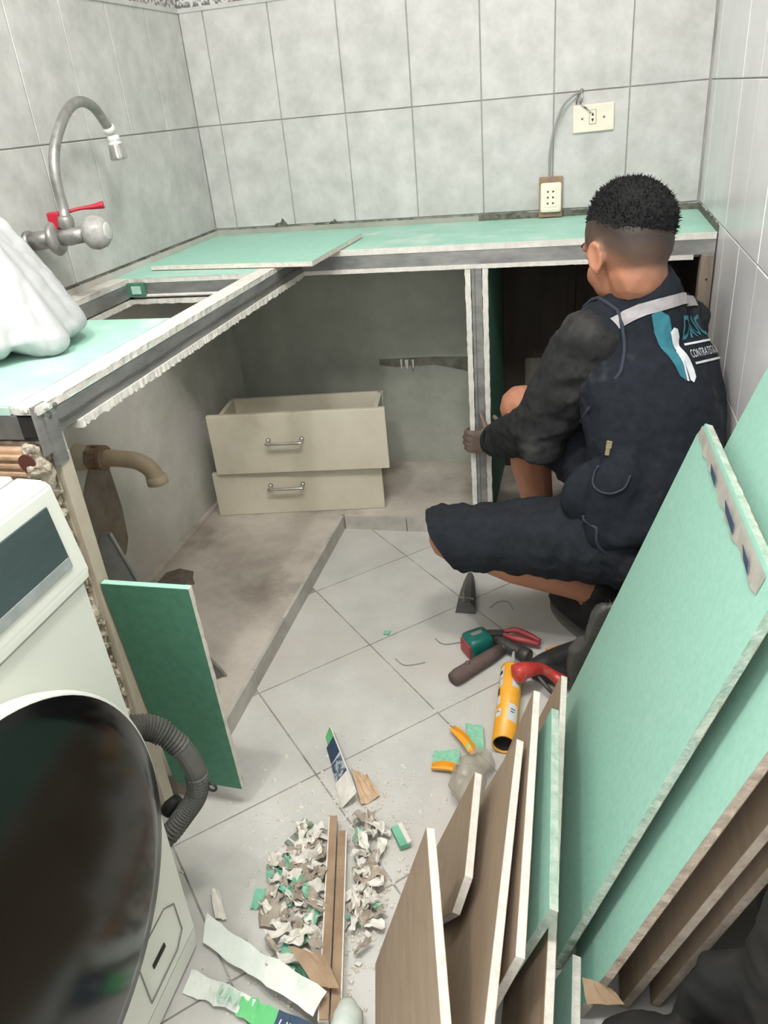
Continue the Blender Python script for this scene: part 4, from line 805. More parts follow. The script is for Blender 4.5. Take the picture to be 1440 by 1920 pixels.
# colour of skin, stubble fade and dusty hands as a colour attribute
SKIN = bpy.data.materials.new('brown_skin'); SKIN.use_nodes = True
nt = SKIN.node_tree; b_ = nt.nodes['Principled BSDF']; b_.inputs['Roughness'].default_value = 0.55; b_.inputs['Specular IOR Level'].default_value = 0.35
b_.inputs['Subsurface Weight'].default_value = 0.08; b_.inputs['Subsurface Radius'].default_value = (0.01, 0.004, 0.002)
at_ = nt.nodes.new('ShaderNodeAttribute'); at_.attribute_name = 'tone'; nt.links.new(at_.outputs['Color'], b_.inputs['Base Color'])
body = obj('body', bm, SKIN, man, True)
ca = body.data.color_attributes.new('tone', 'FLOAT_COLOR', 'POINT'); O_ = Vector(man.location)
sk, stub, glv, lip = Vector(S(176, 122, 96)[:3]), Vector(S(80, 66, 58)[:3]), Vector(S(118, 104, 93)[:3]), Vector(S(140, 88, 78)[:3])
for i, v in enumerate(body.data.vertices):
    p = v.co + O_; c = sk.copy(); q = p - hc; f_, l_, u_ = q.dot(fd), q.dot(ll), q.dot(hu)
    if q.length < 0.16:
        line = -0.004 - 0.055 * min(1, max(0, (-f_ + 0.0) / 0.06)) + 0.30 * l_ if f_ < 0.05 else 0.05
        w_ = min(1, max(0, (u_ - (line - 0.045)) / 0.05)) if abs(l_) < 0.079 else 0
        c = c.lerp(stub, w_ * 0.95)
        if abs(l_) < 0.079 and f_ < 0.06: c = c.lerp(Vector(S(46, 40, 37)[:3]), min(1, max(0, (u_ - line - 0.008) / 0.03)) * 0.8)
        if f_ > 0.085 and -0.09 < u_ < -0.06 and abs(l_) < 0.026: c = lip.copy()
    for wr in (wrL, wrR):
        if (p - wr).length < 0.17 and p.y > wr.y - 0.02 and p.x < wr.x + 0.03: c = glv.copy()
    n_ = noise.noise(p * 60) * 0.05
    ca.data[i].color = (c.x * (1 + n_), c.y * (1 + n_), c.z * (1 + n_), 1)
for s in (-1, 1):
    obj('eye', ellipsoid(BM(), H(0.0835, 0.031 * s, -0.004), fd, ll, hu, 0.011, 0.012, 0.0085, 2), mat('dark_eye', S(54, 42, 36), rough=0.2), man, True)
    obj('eyebrow', tube(BM(), catmull([H(0.098, 0.016 * s, 0.020), H(0.093, 0.034 * s, 0.026), H(0.080, 0.052 * s, 0.019)], 4), 0.0032, 6), HAIR, man, True)
# hair: short cropped cap, thicker on the crown
bm = BM(); g_ = bmesh.ops.create_icosphere(bm, subdivisions=6, radius=1.0)
kill = []
for v in bm.verts:
    d = v.co.copy(); f_, l_, u_ = d.x, d.y, d.z
    lim = 0.05 - 0.75 * max(0.0, -f_) if f_ < 0.2 else 0.05 + (f_ - 0.2) * 0.5
    lim += 0.08 * noise.noise(d * 5) + 0.42 * l_
    if u_ < lim - 0.03: kill.append(v)
    q_ = min(1, max(0, (u_ - lim) / 1.0)); th_ = 0.0016 + 0.0155 * q_ * q_ * (3 - 2 * q_)
    n_ = noise.noise(d * 26) * 0.5 + noise.noise(d * 55) * 0.5
    n2_ = noise.noise(d * 9)
    th_ *= 1 + 0.40 * n_ + 0.15 * n2_
    v.co = H(0, 0, 0.018) + fd * f_ * (0.094 + th_) + ll * l_ * (0.0735 + th_) + hu * u_ * (0.082 + th_)
bmesh.ops.delete(bm, geom=kill, context='VERTS'); obj('hair', bm, HAIR, man, True)
bm = BM()
for i in range(4200):
    a_ = random.uniform(0, 2 * math.pi); u_ = random.uniform(-0.6, 1.0); rr = math.sqrt(1 - u_ * u_); f_, l_ = rr * math.cos(a_), rr * math.sin(a_)
    lim = (0.06 - 0.75 * max(0.0, -f_) if f_ < 0.2 else 0.08 + (f_ - 0.2) * 0.5) + 0.42 * l_ + random.uniform(-0.1, 0.1)
    if u_ < lim: continue
    q_ = min(1, (u_ - lim) / 1.0); k_ = 0.001 + 0.0125 * q_ * q_ * (3 - 2 * q_); b0 = H(0, 0, 0.018) + fd * f_ * (0.094 + k_) + ll * l_ * (0.0735 + k_) + hu * u_ * (0.082 + k_)
    nrm_ = (fd * f_ + ll * l_ + hu * u_).normalized(); tip = b0 + nrm_ * random.uniform(0.005, 0.012) * min(1, 0.2 + (u_ - lim) / 0.6) + Vector((random.uniform(-1, 1), random.uniform(-1, 1), random.uniform(-1, 1))) * 0.003
    s_ = nrm_.cross(Vector((random.uniform(-1, 1), random.uniform(-1, 1), random.uniform(-1, 1)))).normalized() * 0.0016; t_ = nrm_.cross(s_).normalized() * 0.0016
    v0, v1, v2, v3 = bm.verts.new(b0 + s_), bm.verts.new(b0 - s_ * 0.5 + t_), bm.verts.new(b0 - s_ * 0.5 - t_), bm.verts.new(tip)
    for tr in ((v0, v1, v3), (v1, v2, v3), (v2, v0, v3)): bm.faces.new(tr)
tf = obj('hair_tufts', bm, HAIR, man, False); tf['kind'] = 'stuff'
# sweatshirt sleeves
bm = BM()
chain(bm, [shL + V3(0.05, 0.04, 0.0), shL, shL.lerp(elL, 0.45), elL, elL.lerp(wrL, 0.45), elL.lerp(wrL, 0.86)], [0.068, 0.072, 0.074, 0.068, 0.060, 0.046])
ellipsoid(bm, elL + V3(0.0, -0.015, -0.03), X, Y, Z, 0.055, 0.06, 0.052)
chain(bm, [shR - V3(0.04, 0.04, 0.0), shR, shR.lerp(elR, 0.5), elR, elR.lerp(wrR, 0.9)], [0.058, 0.058, 0.058, 0.054, 0.042])
torso(bm, -0.004, 0.5, 1.0)
bm = remesh(bm, 0.007, 5)
wrinkle(bm, 0.007, 14, (0.6, 0.6, 1.4), 1.3); wrinkle(bm, 0.003, 36, seed=7)
for v in bm.verts: v.co.x = min(v.co.x, W - 0.016)
ax_ = (wrL - elL).normalized(); cutp = elL.lerp(wrL, 0.93)
obj('sweatshirt', bm, CHAR, man, True)
cuff = tube(BM(), [cutp - ax_ * 0.045, cutp - ax_ * 0.02, cutp + ax_ * 0.004, cutp + ax_ * 0.006, cutp - ax_ * 0.004], [0.047, 0.047, 0.042, 0.037, 0.034], 20, False)
obj('cuff', wrinkle(cuff, 0.002, 50), CHAR, man, True)
# shorts
bm = BM(); torso(bm, 0.010, 0.0, 0.22)
ellipsoid(bm, (hipL + hipR) / 2 + V3(0.02, -0.02, -0.03), latH, latH.cross(Z), Z, 0.165, 0.125, 0.10)
for h_, k_ in ((hipL, kneeL), (hipR, kneeR)):
    d_ = (k_ - h_).normalized()
    chain(bm, [h_, h_.lerp(k_, 0.35), h_.lerp(k_, 0.7), k_ + d_ * (0.03 if k_ is kneeL else -0.10), ], [0.108, 0.092, 0.082, 0.076])
bm = remesh(bm, 0.008, 5)
wrinkle(bm, 0.009, 12, (1.6, 1.0, 0.5), 8.2); wrinkle(bm, 0.003, 34, seed=3)
for k_, h_, off in ((kneeL, hipL, 0.016), (kneeR, hipR, -0.10)):
    d_ = (k_ - h_).normalized() if k_ is kneeR else ((k_ - h_).normalized() + V3(0, 0, -0.55)).normalized(); pc_ = k_ + (k_ - h_).normalized() * off
    gm = [v for v in bm.verts if (v.co - k_).length < (0.19 if k_ is kneeL else 0.17) and (v.co - h_).dot((k_ - h_).normalized()) > 0.08]
    gs = set(gm); ge = [e for e in bm.edges if e.verts[0] in gs and e.verts[1] in gs]; gf = [f_ for f_ in bm.faces if all(v in gs for v in f_.verts)]
    bmesh.ops.bisect_plane(bm, geom=gm + ge + gf, plane_co=pc_, plane_no=d_, clear_outer=True)
for v in bm.verts: v.co.z = max(v.co.z, 0.02)
for v in bm.verts: v.co.x = min(v.co.x, W - 0.014)
sho = obj('shorts', bm, SHORT, man, True)
# work vest: trunk with armholes, collar, flared pockets
bm = BM(); torso(bm, 0.012, 0.02, 1.0, 0.012)
chain(bm, [nk + V3(0.014, -0.012, -0.06), nk + V3(0.014, -0.014, -0.01), nk + V3(0.010, -0.012, 0.022)], [0.088, 0.078, 0.072])
chain(bm, [shL.lerp(nk, 0.22), shL.lerp(nk, 0.6)], [0.066, 0.066]); chain(bm, [shR.lerp(nk, 0.15), shR.lerp(nk, 0.6)], [0.062, 0.066])
ellipsoid(bm, V3(1.195, -0.985, 0.44), V3(0.5, -0.8, 0), V3(0.8, 0.5, 0), Z, 0.035, 0.06, 0.075)
ellipsoid(bm, V3(1.262, -1.005, 0.42), V3(0.5, -0.8, 0), V3(0.8, 0.5, 0), Z, 0.045, 0.085, 0.125)
bm = remesh(bm, 0.007, 5)
wrinkle(bm, 0.006, 11, (1, 1, 0.8), 4.4); wrinkle(bm, 0.002, 36, seed=11)
for v in bm.verts: v.co.x = min(v.co.x, W - 0.012)
vest_bvh = BVHTree.FromBMesh(bm)
vest = obj('vest', bm, NAVY, man, True)
def snap(p, lift=0.003):
    q = vest_bvh.find_nearest(Vector(p)); return q[0] + q[1] * lift, q[1]
upS = ((shL + shR) / 2 - pel).normalized(); bk = latS.cross(upS).normalized()
if bk.y > 0: bk = -bk
cen = (shL + shR) / 2 - upS * 0.035
def onback(a_, b_, lift=0.0022):
    """a metres along the shoulders from the spine, b metres up from the shoulder blades"""
    o_ = cen + latS * a_ + upS * b_ + bk * 0.4; h_ = vest_bvh.ray_cast(o_, -bk)
    if h_[0] is None: p, n_ = snap(cen + latS * a_ + upS * b_, lift); return p
    return h_[0] + h_[1] * lift
def decal(nm, polys, m, lift=0.0022, sub=0.006):
    bm = BM()
    for poly in polys:
        b2 = BM(); vs = [b2.verts.new((x, y, 0)) for x, y in poly]; b2.faces.new(vs); bmesh.ops.triangulate(b2, faces=b2.faces[:])
        for _ in range(4):
            es = [e for e in b2.edges if e.calc_length() > sub]
            if not es: break
            bmesh.ops.subdivide_edges(b2, edges=es, cuts=1); bmesh.ops.triangulate(b2, faces=b2.faces[:])
        mp = {v: bm.verts.new(onback(v.co.x, v.co.y, lift)) for v in b2.verts}
        for f_ in b2.faces: bm.faces.new([mp[v] for v in f_.verts])
        b2.free()
    me = bpy.data.meshes.new(nm)
    for v in bm.verts: v.co -= O_
    bm.to_mesh(me); bm.free(); o = bpy.data.objects.new(nm, me); COL.objects.link(o); me.materials.append(m); o.parent = vest; return o
def text_polys(txt, size, x, y, shear=0.0, sx=1.0, off=0.0):
    cu = bpy.data.curves.new('t', 'FONT'); cu.body = txt; cu.size = size; cu.resolution_u = 2; cu.shear = shear; cu.offset = off
    o = bpy.data.objects.new('t', cu); COL.objects.link(o); dg = bpy.context.evaluated_depsgraph_get(); me = bpy.data.meshes.new_from_object(o.evaluated_get(dg))
    out = [[(x + me.vertices[i].co.x * sx, y + me.vertices[i].co.y) for i in p.vertices] for p in me.polygons]
    bpy.data.objects.remove(o); bpy.data.curves.remove(cu); bpy.data.meshes.remove(me); return out
decal('teal_blade', [[(-0.074, 0.062), (-0.062, 0.068), (-0.044, 0.055), (-0.036, 0.035), (-0.030, 0.010), (-0.022, -0.035), (-0.020, -0.078), (-0.032, -0.066), (-0.048, -0.018), (-0.066, 0.030)]], TEAL)
decal('white_blade', [[(-0.036, 0.022), (-0.030, 0.030), (-0.020, 0.026), (-0.012, 0.010), (-0.012, -0.008), (-0.002, -0.040), (0.000, -0.074), (-0.006, -0.084), (-0.012, -0.078), (-0.022, -0.022)], [(-0.026, -0.018), (-0.022, -0.018), (-0.0145, -0.080), (-0.019, -0.078)]], PRINT_W, 0.0028)
decal('logo_lettering', text_polys('DNUC', 0.064, 0.0, 0.004, -0.1, 0.55, 0.0012), TEAL)
decal('white_lettering', text_polys('CONTRATISTAS G', 0.024, 0.006, -0.037, 0.0, 0.56, 0.0), PRINT_W)
decal('white_line', [[(0.004, -0.006), (0.14, -0.006), (0.14, -0.0105), (0.004, -0.0105)], [(0.010, -0.046), (0.14, -0.046), (0.14, -0.0505), (0.010, -0.0505)]], PRINT_W)
decal('reflective_band', [[(-0.132, 0.072), (-0.09, 0.088), (0.0, 0.094), (0.10, 0.088), (0.10, 0.067), (0.0, 0.071), (-0.08, 0.064), (-0.12, 0.050)]], REFLECT, 0.003)
# armhole piping, zip pull, pocket edges
pts = []
for k in range(25):
    an = k / 24 * 2 * math.pi; axv = (elL - shL).normalized(); e1_ = axv.cross(Z).normalized(); e2_ = axv.cross(e1_)
    lt = -latS; e1_ = lt.cross(Z).normalized(); e2_ = lt.cross(e1_)
    p = shL + latS * 0.018 - V3(0, 0, 0.045) + e1_ * math.cos(an) * 0.085 + e2_ * math.sin(an) * 0.125; pts.append(snap(p, 0.003)[0])
obj('armhole_piping', tube(BM(), pts, 0.0042, 8), PIPING, vest, True)

for s_, (a_, b_) in {'L': (V3(1.262, -0.915, 0.0), V3(1.148, -0.775, 0.0)), 'R': (V3(1.11, -0.585, PZ), V3(0.995, -0.455, PZ))}.items():
    d_ = (b_ - a_).normalized(); n_ = Vector((-d_.y, d_.x, 0)); L_ = (b_ - a_).length
    bm = BM()
    for i in range(14):
        q = i / 13; c = a_.lerp(b_, q); w_ = 0.036 + 0.012 * math.sin(q * math.pi) ** 0.7; h_ = 0.05 + 0.045 * max(0, 1 - q * 1.9) + 0.012 * math.sin(q * math.pi)
        ellipsoid(bm, c + Vector((0, 0, h_ * 0.5 + 0.012)), d_, n_, Z, 0.036, w_, h_ * 0.55, 2)
    an_ = ankL if s_ == 'L' else ankR
    chain(bm, [a_.lerp(b_, 0.25) + Vector((0, 0, 0.06)), an_, an_ + (kneeL - ankL).normalized() * (0.035 if s_ == 'L' else 0.0)], [0.045, 0.044, 0.043])
    bm = remesh(bm, 0.007, 4)
    zf = a_.z
    for v in bm.verts: v.co.z = max(v.co.z, zf + 0.010)
    obj('shoe', bm, SHOE, man, True)
    bm = BM(); ol = []
    for i in range(28):
        an = i / 28 * 2 * math.pi; c = (a_ + b_) / 2 + d_ * math.cos(an) * (L_ / 2 + 0.035) + n_ * math.sin(an) * 0.047; ol.append((c.x, c.y, zf + 0.014))
    poly_prism(bm, ol, (0, 0, 1), 0.012); obj('shoe_sole', bm, SOLE, man)
z0_ = snap((1.235, -0.985, 0.55), 0.004); zp, zn = z0_
sx_ = zn.cross(Z).normalized(); sz_ = sx_.cross(zn).normalized()
bm = BM(); obox(bm, zp, sx_, sz_, zn, 0.007, 0.012, 0.004, 0.0015); obox(bm, zp - sz_ * 0.013 + zn * 0.002, sx_, sz_, zn, 0.0055, 0.015, 0.003, 0.001); obj('zip_pull', bm, mat('brass_zip', S(176, 164, 132), rough=0.35, metal=0.6), vest)
bm = BM(); tube(bm, [snap(p, 0.003)[0] for p in catmull([(1.21, -1.03, 0.53), (1.205, -1.04, 0.50), (1.225, -1.05, 0.478), (1.26, -1.05, 0.485), (1.275, -1.04, 0.51)], 6)], 0.0024, 8); obj('pocket_edge', bm, PIPING, vest, True)
bm = BM(); tube(bm, [snap(p, 0.003)[0] for p in catmull([(1.215, -1.03, 0.42), (1.225, -1.05, 0.36), (1.255, -1.06, 0.31), (1.29, -1.06, 0.30)], 6)], 0.0036, 8); obj('hem_edge', bm, PIPING, vest, True)

# ------------------------------------------------------------------ scraps and debris on the floor
def ribbon_thing(name, label, cat, pts, m, lift, group=None, th=0.0009, n=10, seed=0.0, curl=0.0, part='sheet'):
    c = sum((Vector(p) for p in pts), Vector()) / 4
    t = thing(name, label, cat, (c.x, c.y, 0), group); obj(part, sheet(BM(), pts, lift, th, n, seed, curl), m, t); return t
# clear bag with green fibre pads and orange clips
t = thing('fibre_pad', 'green fibre pad pointing up, behind the small orange clips', 'pad', (0.99, -1.27, 0)); obj('pad', sheet(BM(), [(0.963, -1.235, 0.004), (1.000, -1.238, 0.004), (1.012, -1.312, 0.006), (0.978, -1.315, 0.006)], 0.002, 0.006, 8, 1.0), FIBRE, t)
t = thing('fibre_pad', 'green fibre pad pointing left, below the small orange clips', 'pad', (0.94, -1.32, 0)); obj('pad', sheet(BM(), [(0.910, -1.322, 0.004), (0.914, -1.356, 0.004), (0.968, -1.352, 0.006), (0.962, -1.312, 0.006)], 0.002, 0.006, 8, 2.0), FIBRE, t)
def clip_thing(label, a_, b_):
    a_, b_ = Vector(a_), Vector(b_); d_ = (b_ - a_).normalized(); n_ = Vector((-d_.y, d_.x, 0)); t = thing('orange_clip', label, 'clip', (a_ + b_) / 2)
    bm = BM(); k = 10; rows_ = []
    for i in range(k + 1):
        q = i / k; c = a_.lerp(b_, q); w_ = 0.0065 + 0.004 * math.sin(min(q * 2.5, 1) * math.pi / 2); bow = n_ * 0.004 * math.sin(q * math.pi)
        rows_.append([c - n_ * w_ + bow + Z3 * 0.010, c - n_ * w_ * 0.6 + bow, c + n_ * w_ * 0.6 + bow, c + n_ * w_ + bow + Z3 * 0.010])
    for s0 in (0, 1, 2):
        for p_, q_ in zip(rows_, rows_[1:]):
            bm.faces.new([bm.verts.new(x) for x in (p_[s0], p_[s0 + 1], q_[s0 + 1], q_[s0])])
    bmesh.ops.remove_doubles(bm, verts=bm.verts[:], dist=1e-5); bmesh.ops.solidify(bm, geom=bm.faces[:], thickness=0.0018); obj('trough', bm, ORANGE, t)
Z3 = Vector((0, 0, 1))
clip_thing('orange clip lying diagonally between the two green fibre pads', (0.936, -1.256, 0.008), (0.990, -1.322, 0.012))
clip_thing('orange clip lying flat below the left green fibre pad', (0.913, -1.366, 0.006), (0.962, -1.366, 0.008))
bm = BM(); ellipsoid(bm, (0.992, -1.405, 0.028), X, Y, Z, 0.033, 0.055, 0.028); ellipsoid(bm, (1.008, -1.352, 0.024), X, Y, Z, 0.026, 0.03, 0.022); bm = remesh(bm, 0.006, 3); wrinkle(bm, 0.006, 28, seed=6); wrinkle(bm, 0.003, 70, seed=8)
for v in bm.verts: v.co.z = max(v.co.z, 0.001)
t = thing('clear_plastic_bag', 'crumpled dusty clear plastic bag beside the fibre pads', 'bag', (0.99, -1.40, 0)); obj('film', bm, CLEARP, t, True)
# folded printed strip standing on the tiles
t = thing('printed_strip', 'narrow folded strip printed green, dark blue and white on the floor tiles', 'paper strip', (0.73, -1.39, 0))
e0_, e1_ = Vector((0.684, -1.305, 0.002)), Vector((0.787, -1.470, 0.002)); d_ = (e1_ - e0_); sd = Vector((-0.85, -0.53, 0)).normalized()
for a_, b_, m_, wd in ((0.0, 0.16, PRINT_G, 0.015), (0.16, 0.40, PRINT_B, 0.022), (0.40, 0.43, PRINT_W, 0.022), (0.43, 0.68, mat('scuffed_blue_print', S(58, 76, 98), S(176, 184, 188), rough=0.8, scale=60, lo=0.48, hi=0.6), 0.026), (0.68, 1.0, SCRAP_W, 0.032)):
    p_, q_ = e0_ + d_ * a_, e0_ + d_ * b_
    bm = BM(); poly_prism(bm, [p_ + Z3 * 0.030, q_ + Z3 * 0.030, q_ + sd * wd + Z3 * (0.002), p_ + sd * wd * 0.9 + Z3 * 0.002], (sd + Z3).normalized(), 0.001); obj('print_band', bm, m_, t)
obj('white_edge', tube(BM(), [e0_ + Z3 * 0.030, e1_ + Z3 * 0.030], 0.0016, 6), SCRAP_W, t)
ribbon_thing('brown_scrap', 'torn brown paper scrap lying against the printed strip', 'scrap', [(0.752, -1.392, 0.001), (0.790, -1.405, 0.001), (0.826, -1.448, 0.001), (0.795, -1.476, 0.001)], mat('light_brown_paper', S(186, 158, 128), S(204, 180, 152), rough=0.9, scale=30), 0.012, seed=4.0, n=8)
ribbon_thing('green_chip', 'tiny green paper chip alone on the floor tile', 'scrap', [(0.711, -0.930, 0.001), (0.728, -0.928, 0.001), (0.727, -0.944, 0.001), (0.713, -0.944, 0.001)], SCRAP_G, 0.002, n=3)
t = thing('green_offcut', 'little green and white board chip at the edge of the debris', 'scrap', (0.885, -1.53, 0)); bm = BM(); obox(bm, (0.886, -1.535, 0.008), (0.55, -0.83, 0.1), (0.83, 0.55, 0), Z, 0.05, 0.020, 0.010); obj('chip', bm, SCRAP_G, t); bm = BM(); obox(bm, (0.893, -1.531, 0.0135), (0.55, -0.83, 0.1), (0.83, 0.55, 0), Z, 0.05, 0.008, 0.004); obj('gypsum_edge', bm, GYPSUM, t)
# two long narrow board strips in the pile
for lab, xo, z_, yn_, m_ in (('left one of the two long brown strips lying in the debris', 0.0, 0.026, -1.528, CARDB), ('right one of the two long brown strips lying in the debris', 0.0262, 0.024, -1.555, CARDB)):
    O1 = Vector((0.757 + xo, yn_, 0.002)); dirv = Vector((0.087, -0.34, 0)).normalized(); sdv = Vector((dirv.y, -dirv.x, 0)) * -1
    t = thing('board_strip', lab, 'board strip', O1, 'brown board strips in the debris')
    Ls = 0.36 if xo == 0 else 0.33
    def Pq(l_, s_, h_): return O1 + dirv * l_ + sdv * s_ + Z3 * h_
    bm = BM(); sl = [Pq(0, -0.0065, 0), Pq(0, 0.0065, 0), Pq(0, 0.008, z_), Pq(0, -0.008, z_)]
    vs0 = [bm.verts.new(p) for p in sl]; vs1 = [bm.verts.new(p + dirv * Ls) for p in sl]; bm.faces.new(vs0); bm.faces.new(vs1[::-1])
    for k in range(4): bm.faces.new((vs0[k], vs0[(k + 1) % 4], vs1[(k + 1) % 4], vs1[k]))
    obj('gypsum_core', bm, GYPSUM, t)
    bm = BM(); obox(bm, Pq(Ls / 2, 0.0012 * (1 if xo == 0 else -1), z_ + 0.0012), dirv, sdv, Z3, Ls, 0.0135, 0.002); obj('brown_paper', bm, m_, t)
# dusty grey pieces
for lab, c_, an, sz in (('dusty grey-green rectangular piece, upper one left of the strips', (0.706, -1.578), -0.5, (0.048, 0.034)), ('dusty grey-green rectangular piece, lower one left of the strips', (0.690, -1.640), -0.75, (0.046, 0.034))):
    t = thing('grey_piece', lab, 'scrap', (c_[0], c_[1], 0)); ax = Vector((math.cos(an), math.sin(an), 0.08)).normalized(); ay = Vector((-math.sin(an), math.cos(an), 0))
    bm = BM(); obox(bm, (c_[0], c_[1], 0.0065), ax, ay, ax.cross(ay), sz[0], sz[1], 0.006, 0.001); obj('plate', bm, SCRAP_GL, t)
    bm = BM(); obox(bm, Vector((c_[0], c_[1], 0.0105)) - ay * sz[1] * 0.22, ax, ay, ax.cross(ay), sz[0], 0.003, 0.002); obj('ridge', bm, SCRAP_W, t)
# bigger torn papers
ribbon_thing('torn_scrap', 'torn scrap half green half brown at the left end of the debris', 'scrap', [(0.668, -1.690, 0.002), (0.716, -1.688, 0.002), (0.728, -1.742, 0.002), (0.690, -1.745, 0.002)], SCRAP_B, 0.012, seed=2.2, n=7)
ribbon_thing('torn_green_paper', 'green torn rim beside the half-brown scrap', 'scrap', [(0.660, -1.680, 0.001), (0.685, -1.675, 0.001), (0.675, -1.715, 0.001), (0.663, -1.715, 0.001)], SCRAP_G, 0.006, seed=3.3, n=5)
ribbon_thing('torn_green_paper', 'curved green torn paper in the middle of the debris', 'scrap', [(0.718, -1.655, 0.006), (0.742, -1.650, 0.010), (0.732, -1.705, 0.006), (0.716, -1.70, 0.004)], SCRAP_G, 0.014, seed=5.1, n=7)
ribbon_thing('torn_green_paper', 'long green torn paper touching the left board strip', 'scrap', [(0.768, -1.690, 0.006), (0.788, -1.690, 0.008), (0.786, -1.765, 0.004), (0.758, -1.762, 0.004)], SCRAP_G, 0.014, seed=6.4, n=8)
ribbon_thing('torn_green_paper', 'wide green torn paper at the bottom of the debris', 'scrap', [(0.742, -1.758, 0.002), (0.786, -1.785, 0.002), (0.800, -1.812, 0.002), (0.745, -1.800, 0.002)], SCRAP_G, 0.010, seed=7.7, n=8)
ribbon_thing('grey_paper', 'large grey paper sheet under the left board strip', 'scrap', [(0.722, -1.580, 0.002), (0.764, -1.585, 0.004), (0.806, -1.73, 0.003), (0.752, -1.650, 0.002)], mat('grey_paper_sheet', S(178, 180, 170), S(192, 193, 184), rough=0.9, scale=10), 0.006, seed=8.8, n=8)
ribbon_thing('grey_paper', 'large grey paper sheet leaning on the right board strip', 'scrap', [(0.798, -1.585, 0.004), (0.820, -1.585, 0.003), (0.845, -1.66, 0.003), (0.835, -1.735, 0.006)], MATS['grey_paper_sheet'], 0.008, seed=9.9, n=8)
# numerous paper and gypsum scraps of the pile
def crumb(bm, c, s, an):
    k = random.choice((4, 5, 6)); c = Vector(c); tl = Vector((random.uniform(-0.6, 0.6), random.uniform(-0.6, 0.6), 1)).normalized(); e_ = tl.cross(Vector((math.cos(an), math.sin(an), 0))).normalized(); g_ = tl.cross(e_)
    st = random.uniform(0.35, 1.0)
    pts_ = [c + e_ * math.cos(i / k * 6.283 + 0.3) * s * random.uniform(0.6, 1.2) + g_ * math.sin(i / k * 6.283) * s * st * random.uniform(0.6, 1.2) for i in range(k)]
    lowz = min(p.z for p in pts_); pts_ = [p + Vector((0, 0, max(0.0015 - lowz + 0.002, 0))) for p in pts_]
    poly_prism(bm, pts_, tl, random.uniform(0.0015, 0.005)); return bm
random.seed(21); cnt = 0
while cnt < 190:
    x = random.gauss(0.80, 0.066); y = random.gauss(-1.645, 0.088)
    if not (0.665 < x < 0.90 and -1.83 < y < -1.51): continue
    lx = 0.757 + (-1.528 - y) * 0.256
    if -0.016 < x - lx < 0.044: continue
    if x > 0.865 + ( -1.56 - y) * 0.12: continue
    if y < -1.72 and x < 0.72: continue
    bm = BM(); s = random.uniform(0.007, 0.021); hgt = random.uniform(0.0, 0.016) * max(0, 1 - ((x - 0.8) / 0.1) ** 2)
    m_ = random.choices((SCRAP_W, SCRAP_B, SCRAP_G, GYPSUM), (0.45, 0.22, 0.08, 0.25))[0]
    if m_ is GYPSUM: crumb(bm, (x, y, 0.003 + hgt), s * 0.65, random.uniform(0, 6.28))
    else:
        an_ = random.uniform(0, 6.28); e_ = Vector((math.cos(an_), math.sin(an_), random.uniform(-0.25, 0.25))); g_ = Vector((-math.sin(an_), math.cos(an_), random.uniform(-0.5, 0.5))); L2, W2 = random.uniform(0.010, 0.023), random.uniform(0.004, 0.010); c_ = Vector((x, y, 0.006 + hgt))
        sheet(bm, [c_ - e_ * L2 - g_ * W2, c_ + e_ * L2 - g_ * W2 * random.uniform(0.5, 1), c_ + e_ * L2 * 0.9 + g_ * W2, c_ - e_ * L2 + g_ * W2 * random.uniform(0.3, 1)], random.uniform(0.004, 0.016), 0.0012, 5, random.uniform(0, 90), random.uniform(-0.003, 0.008))
        mn = min(v.co.z for v in bm.verts)
        for v in bm.verts: v.co.z = max(v.co.z, 0.0008)
    nm = {SCRAP_W: 'paper_scrap', SCRAP_B: 'brown_scrap', SCRAP_G: 'green_scrap', GYPSUM: 'gypsum_chip'}[m_]
    lab = {'paper_scrap': 'small torn white paper scrap in the debris pile', 'brown_scrap': 'small grey-brown scrap in the debris pile', 'green_scrap': 'small green paper scrap in the debris pile', 'gypsum_chip': 'small white gypsum chip in the debris pile'}[nm]
    tag(obj(nm, bm, m_, None, False, (x, y, 0)), lab, 'scrap', {'paper_scrap': 'white paper scraps in the pile', 'brown_scrap': 'grey-brown scraps in the pile', 'green_scrap': 'green scraps in the pile', 'gypsum_chip': 'gypsum chips in the pile'}[nm]); cnt += 1
bm = BM()
for i in range(1500):
    if i < 900: x, y = random.gauss(0.79, 0.06), random.gauss(-1.65, 0.10)
    elif i < 1200: x, y = random.gauss(0.80, 0.12), random.gauss(-1.50, 0.12)
    else: x, y = random.uniform(0.52, 1.1), random.uniform(-1.85, -1.05)
    if not (0.50 < x < 1.14 and -1.95 < y < -0.95): continue
    if x > 0.92 and y < -1.55 or x > 1.0 and y < -1.2: continue
    s = random.uniform(0.0012, 0.0045) if i < 1200 else random.uniform(0.0008, 0.002)
    g_ = bmesh.ops.create_cone(bm, cap_ends=True, segments=4, radius1=s, radius2=s * 0.5, depth=s * 0.9)
    rot = Matrix.Rotation(random.uniform(0, 6), 4, 'Z'); 
    for v in g_['verts']: v.co = rot @ v.co * 1.0; v.co = Vector((v.co.x * random.uniform(0.8, 1.6), v.co.y, v.co.z)) + Vector((x, y, s * 0.45))
cr = obj('plaster_crumbs', bm, mat('plaster_crumb', S(196, 188, 174), S(226, 220, 210), rough=1, scale=60)); tag(cr, 'fine plaster crumbs and dust scattered over the floor tiles', 'debris', kind='stuff')
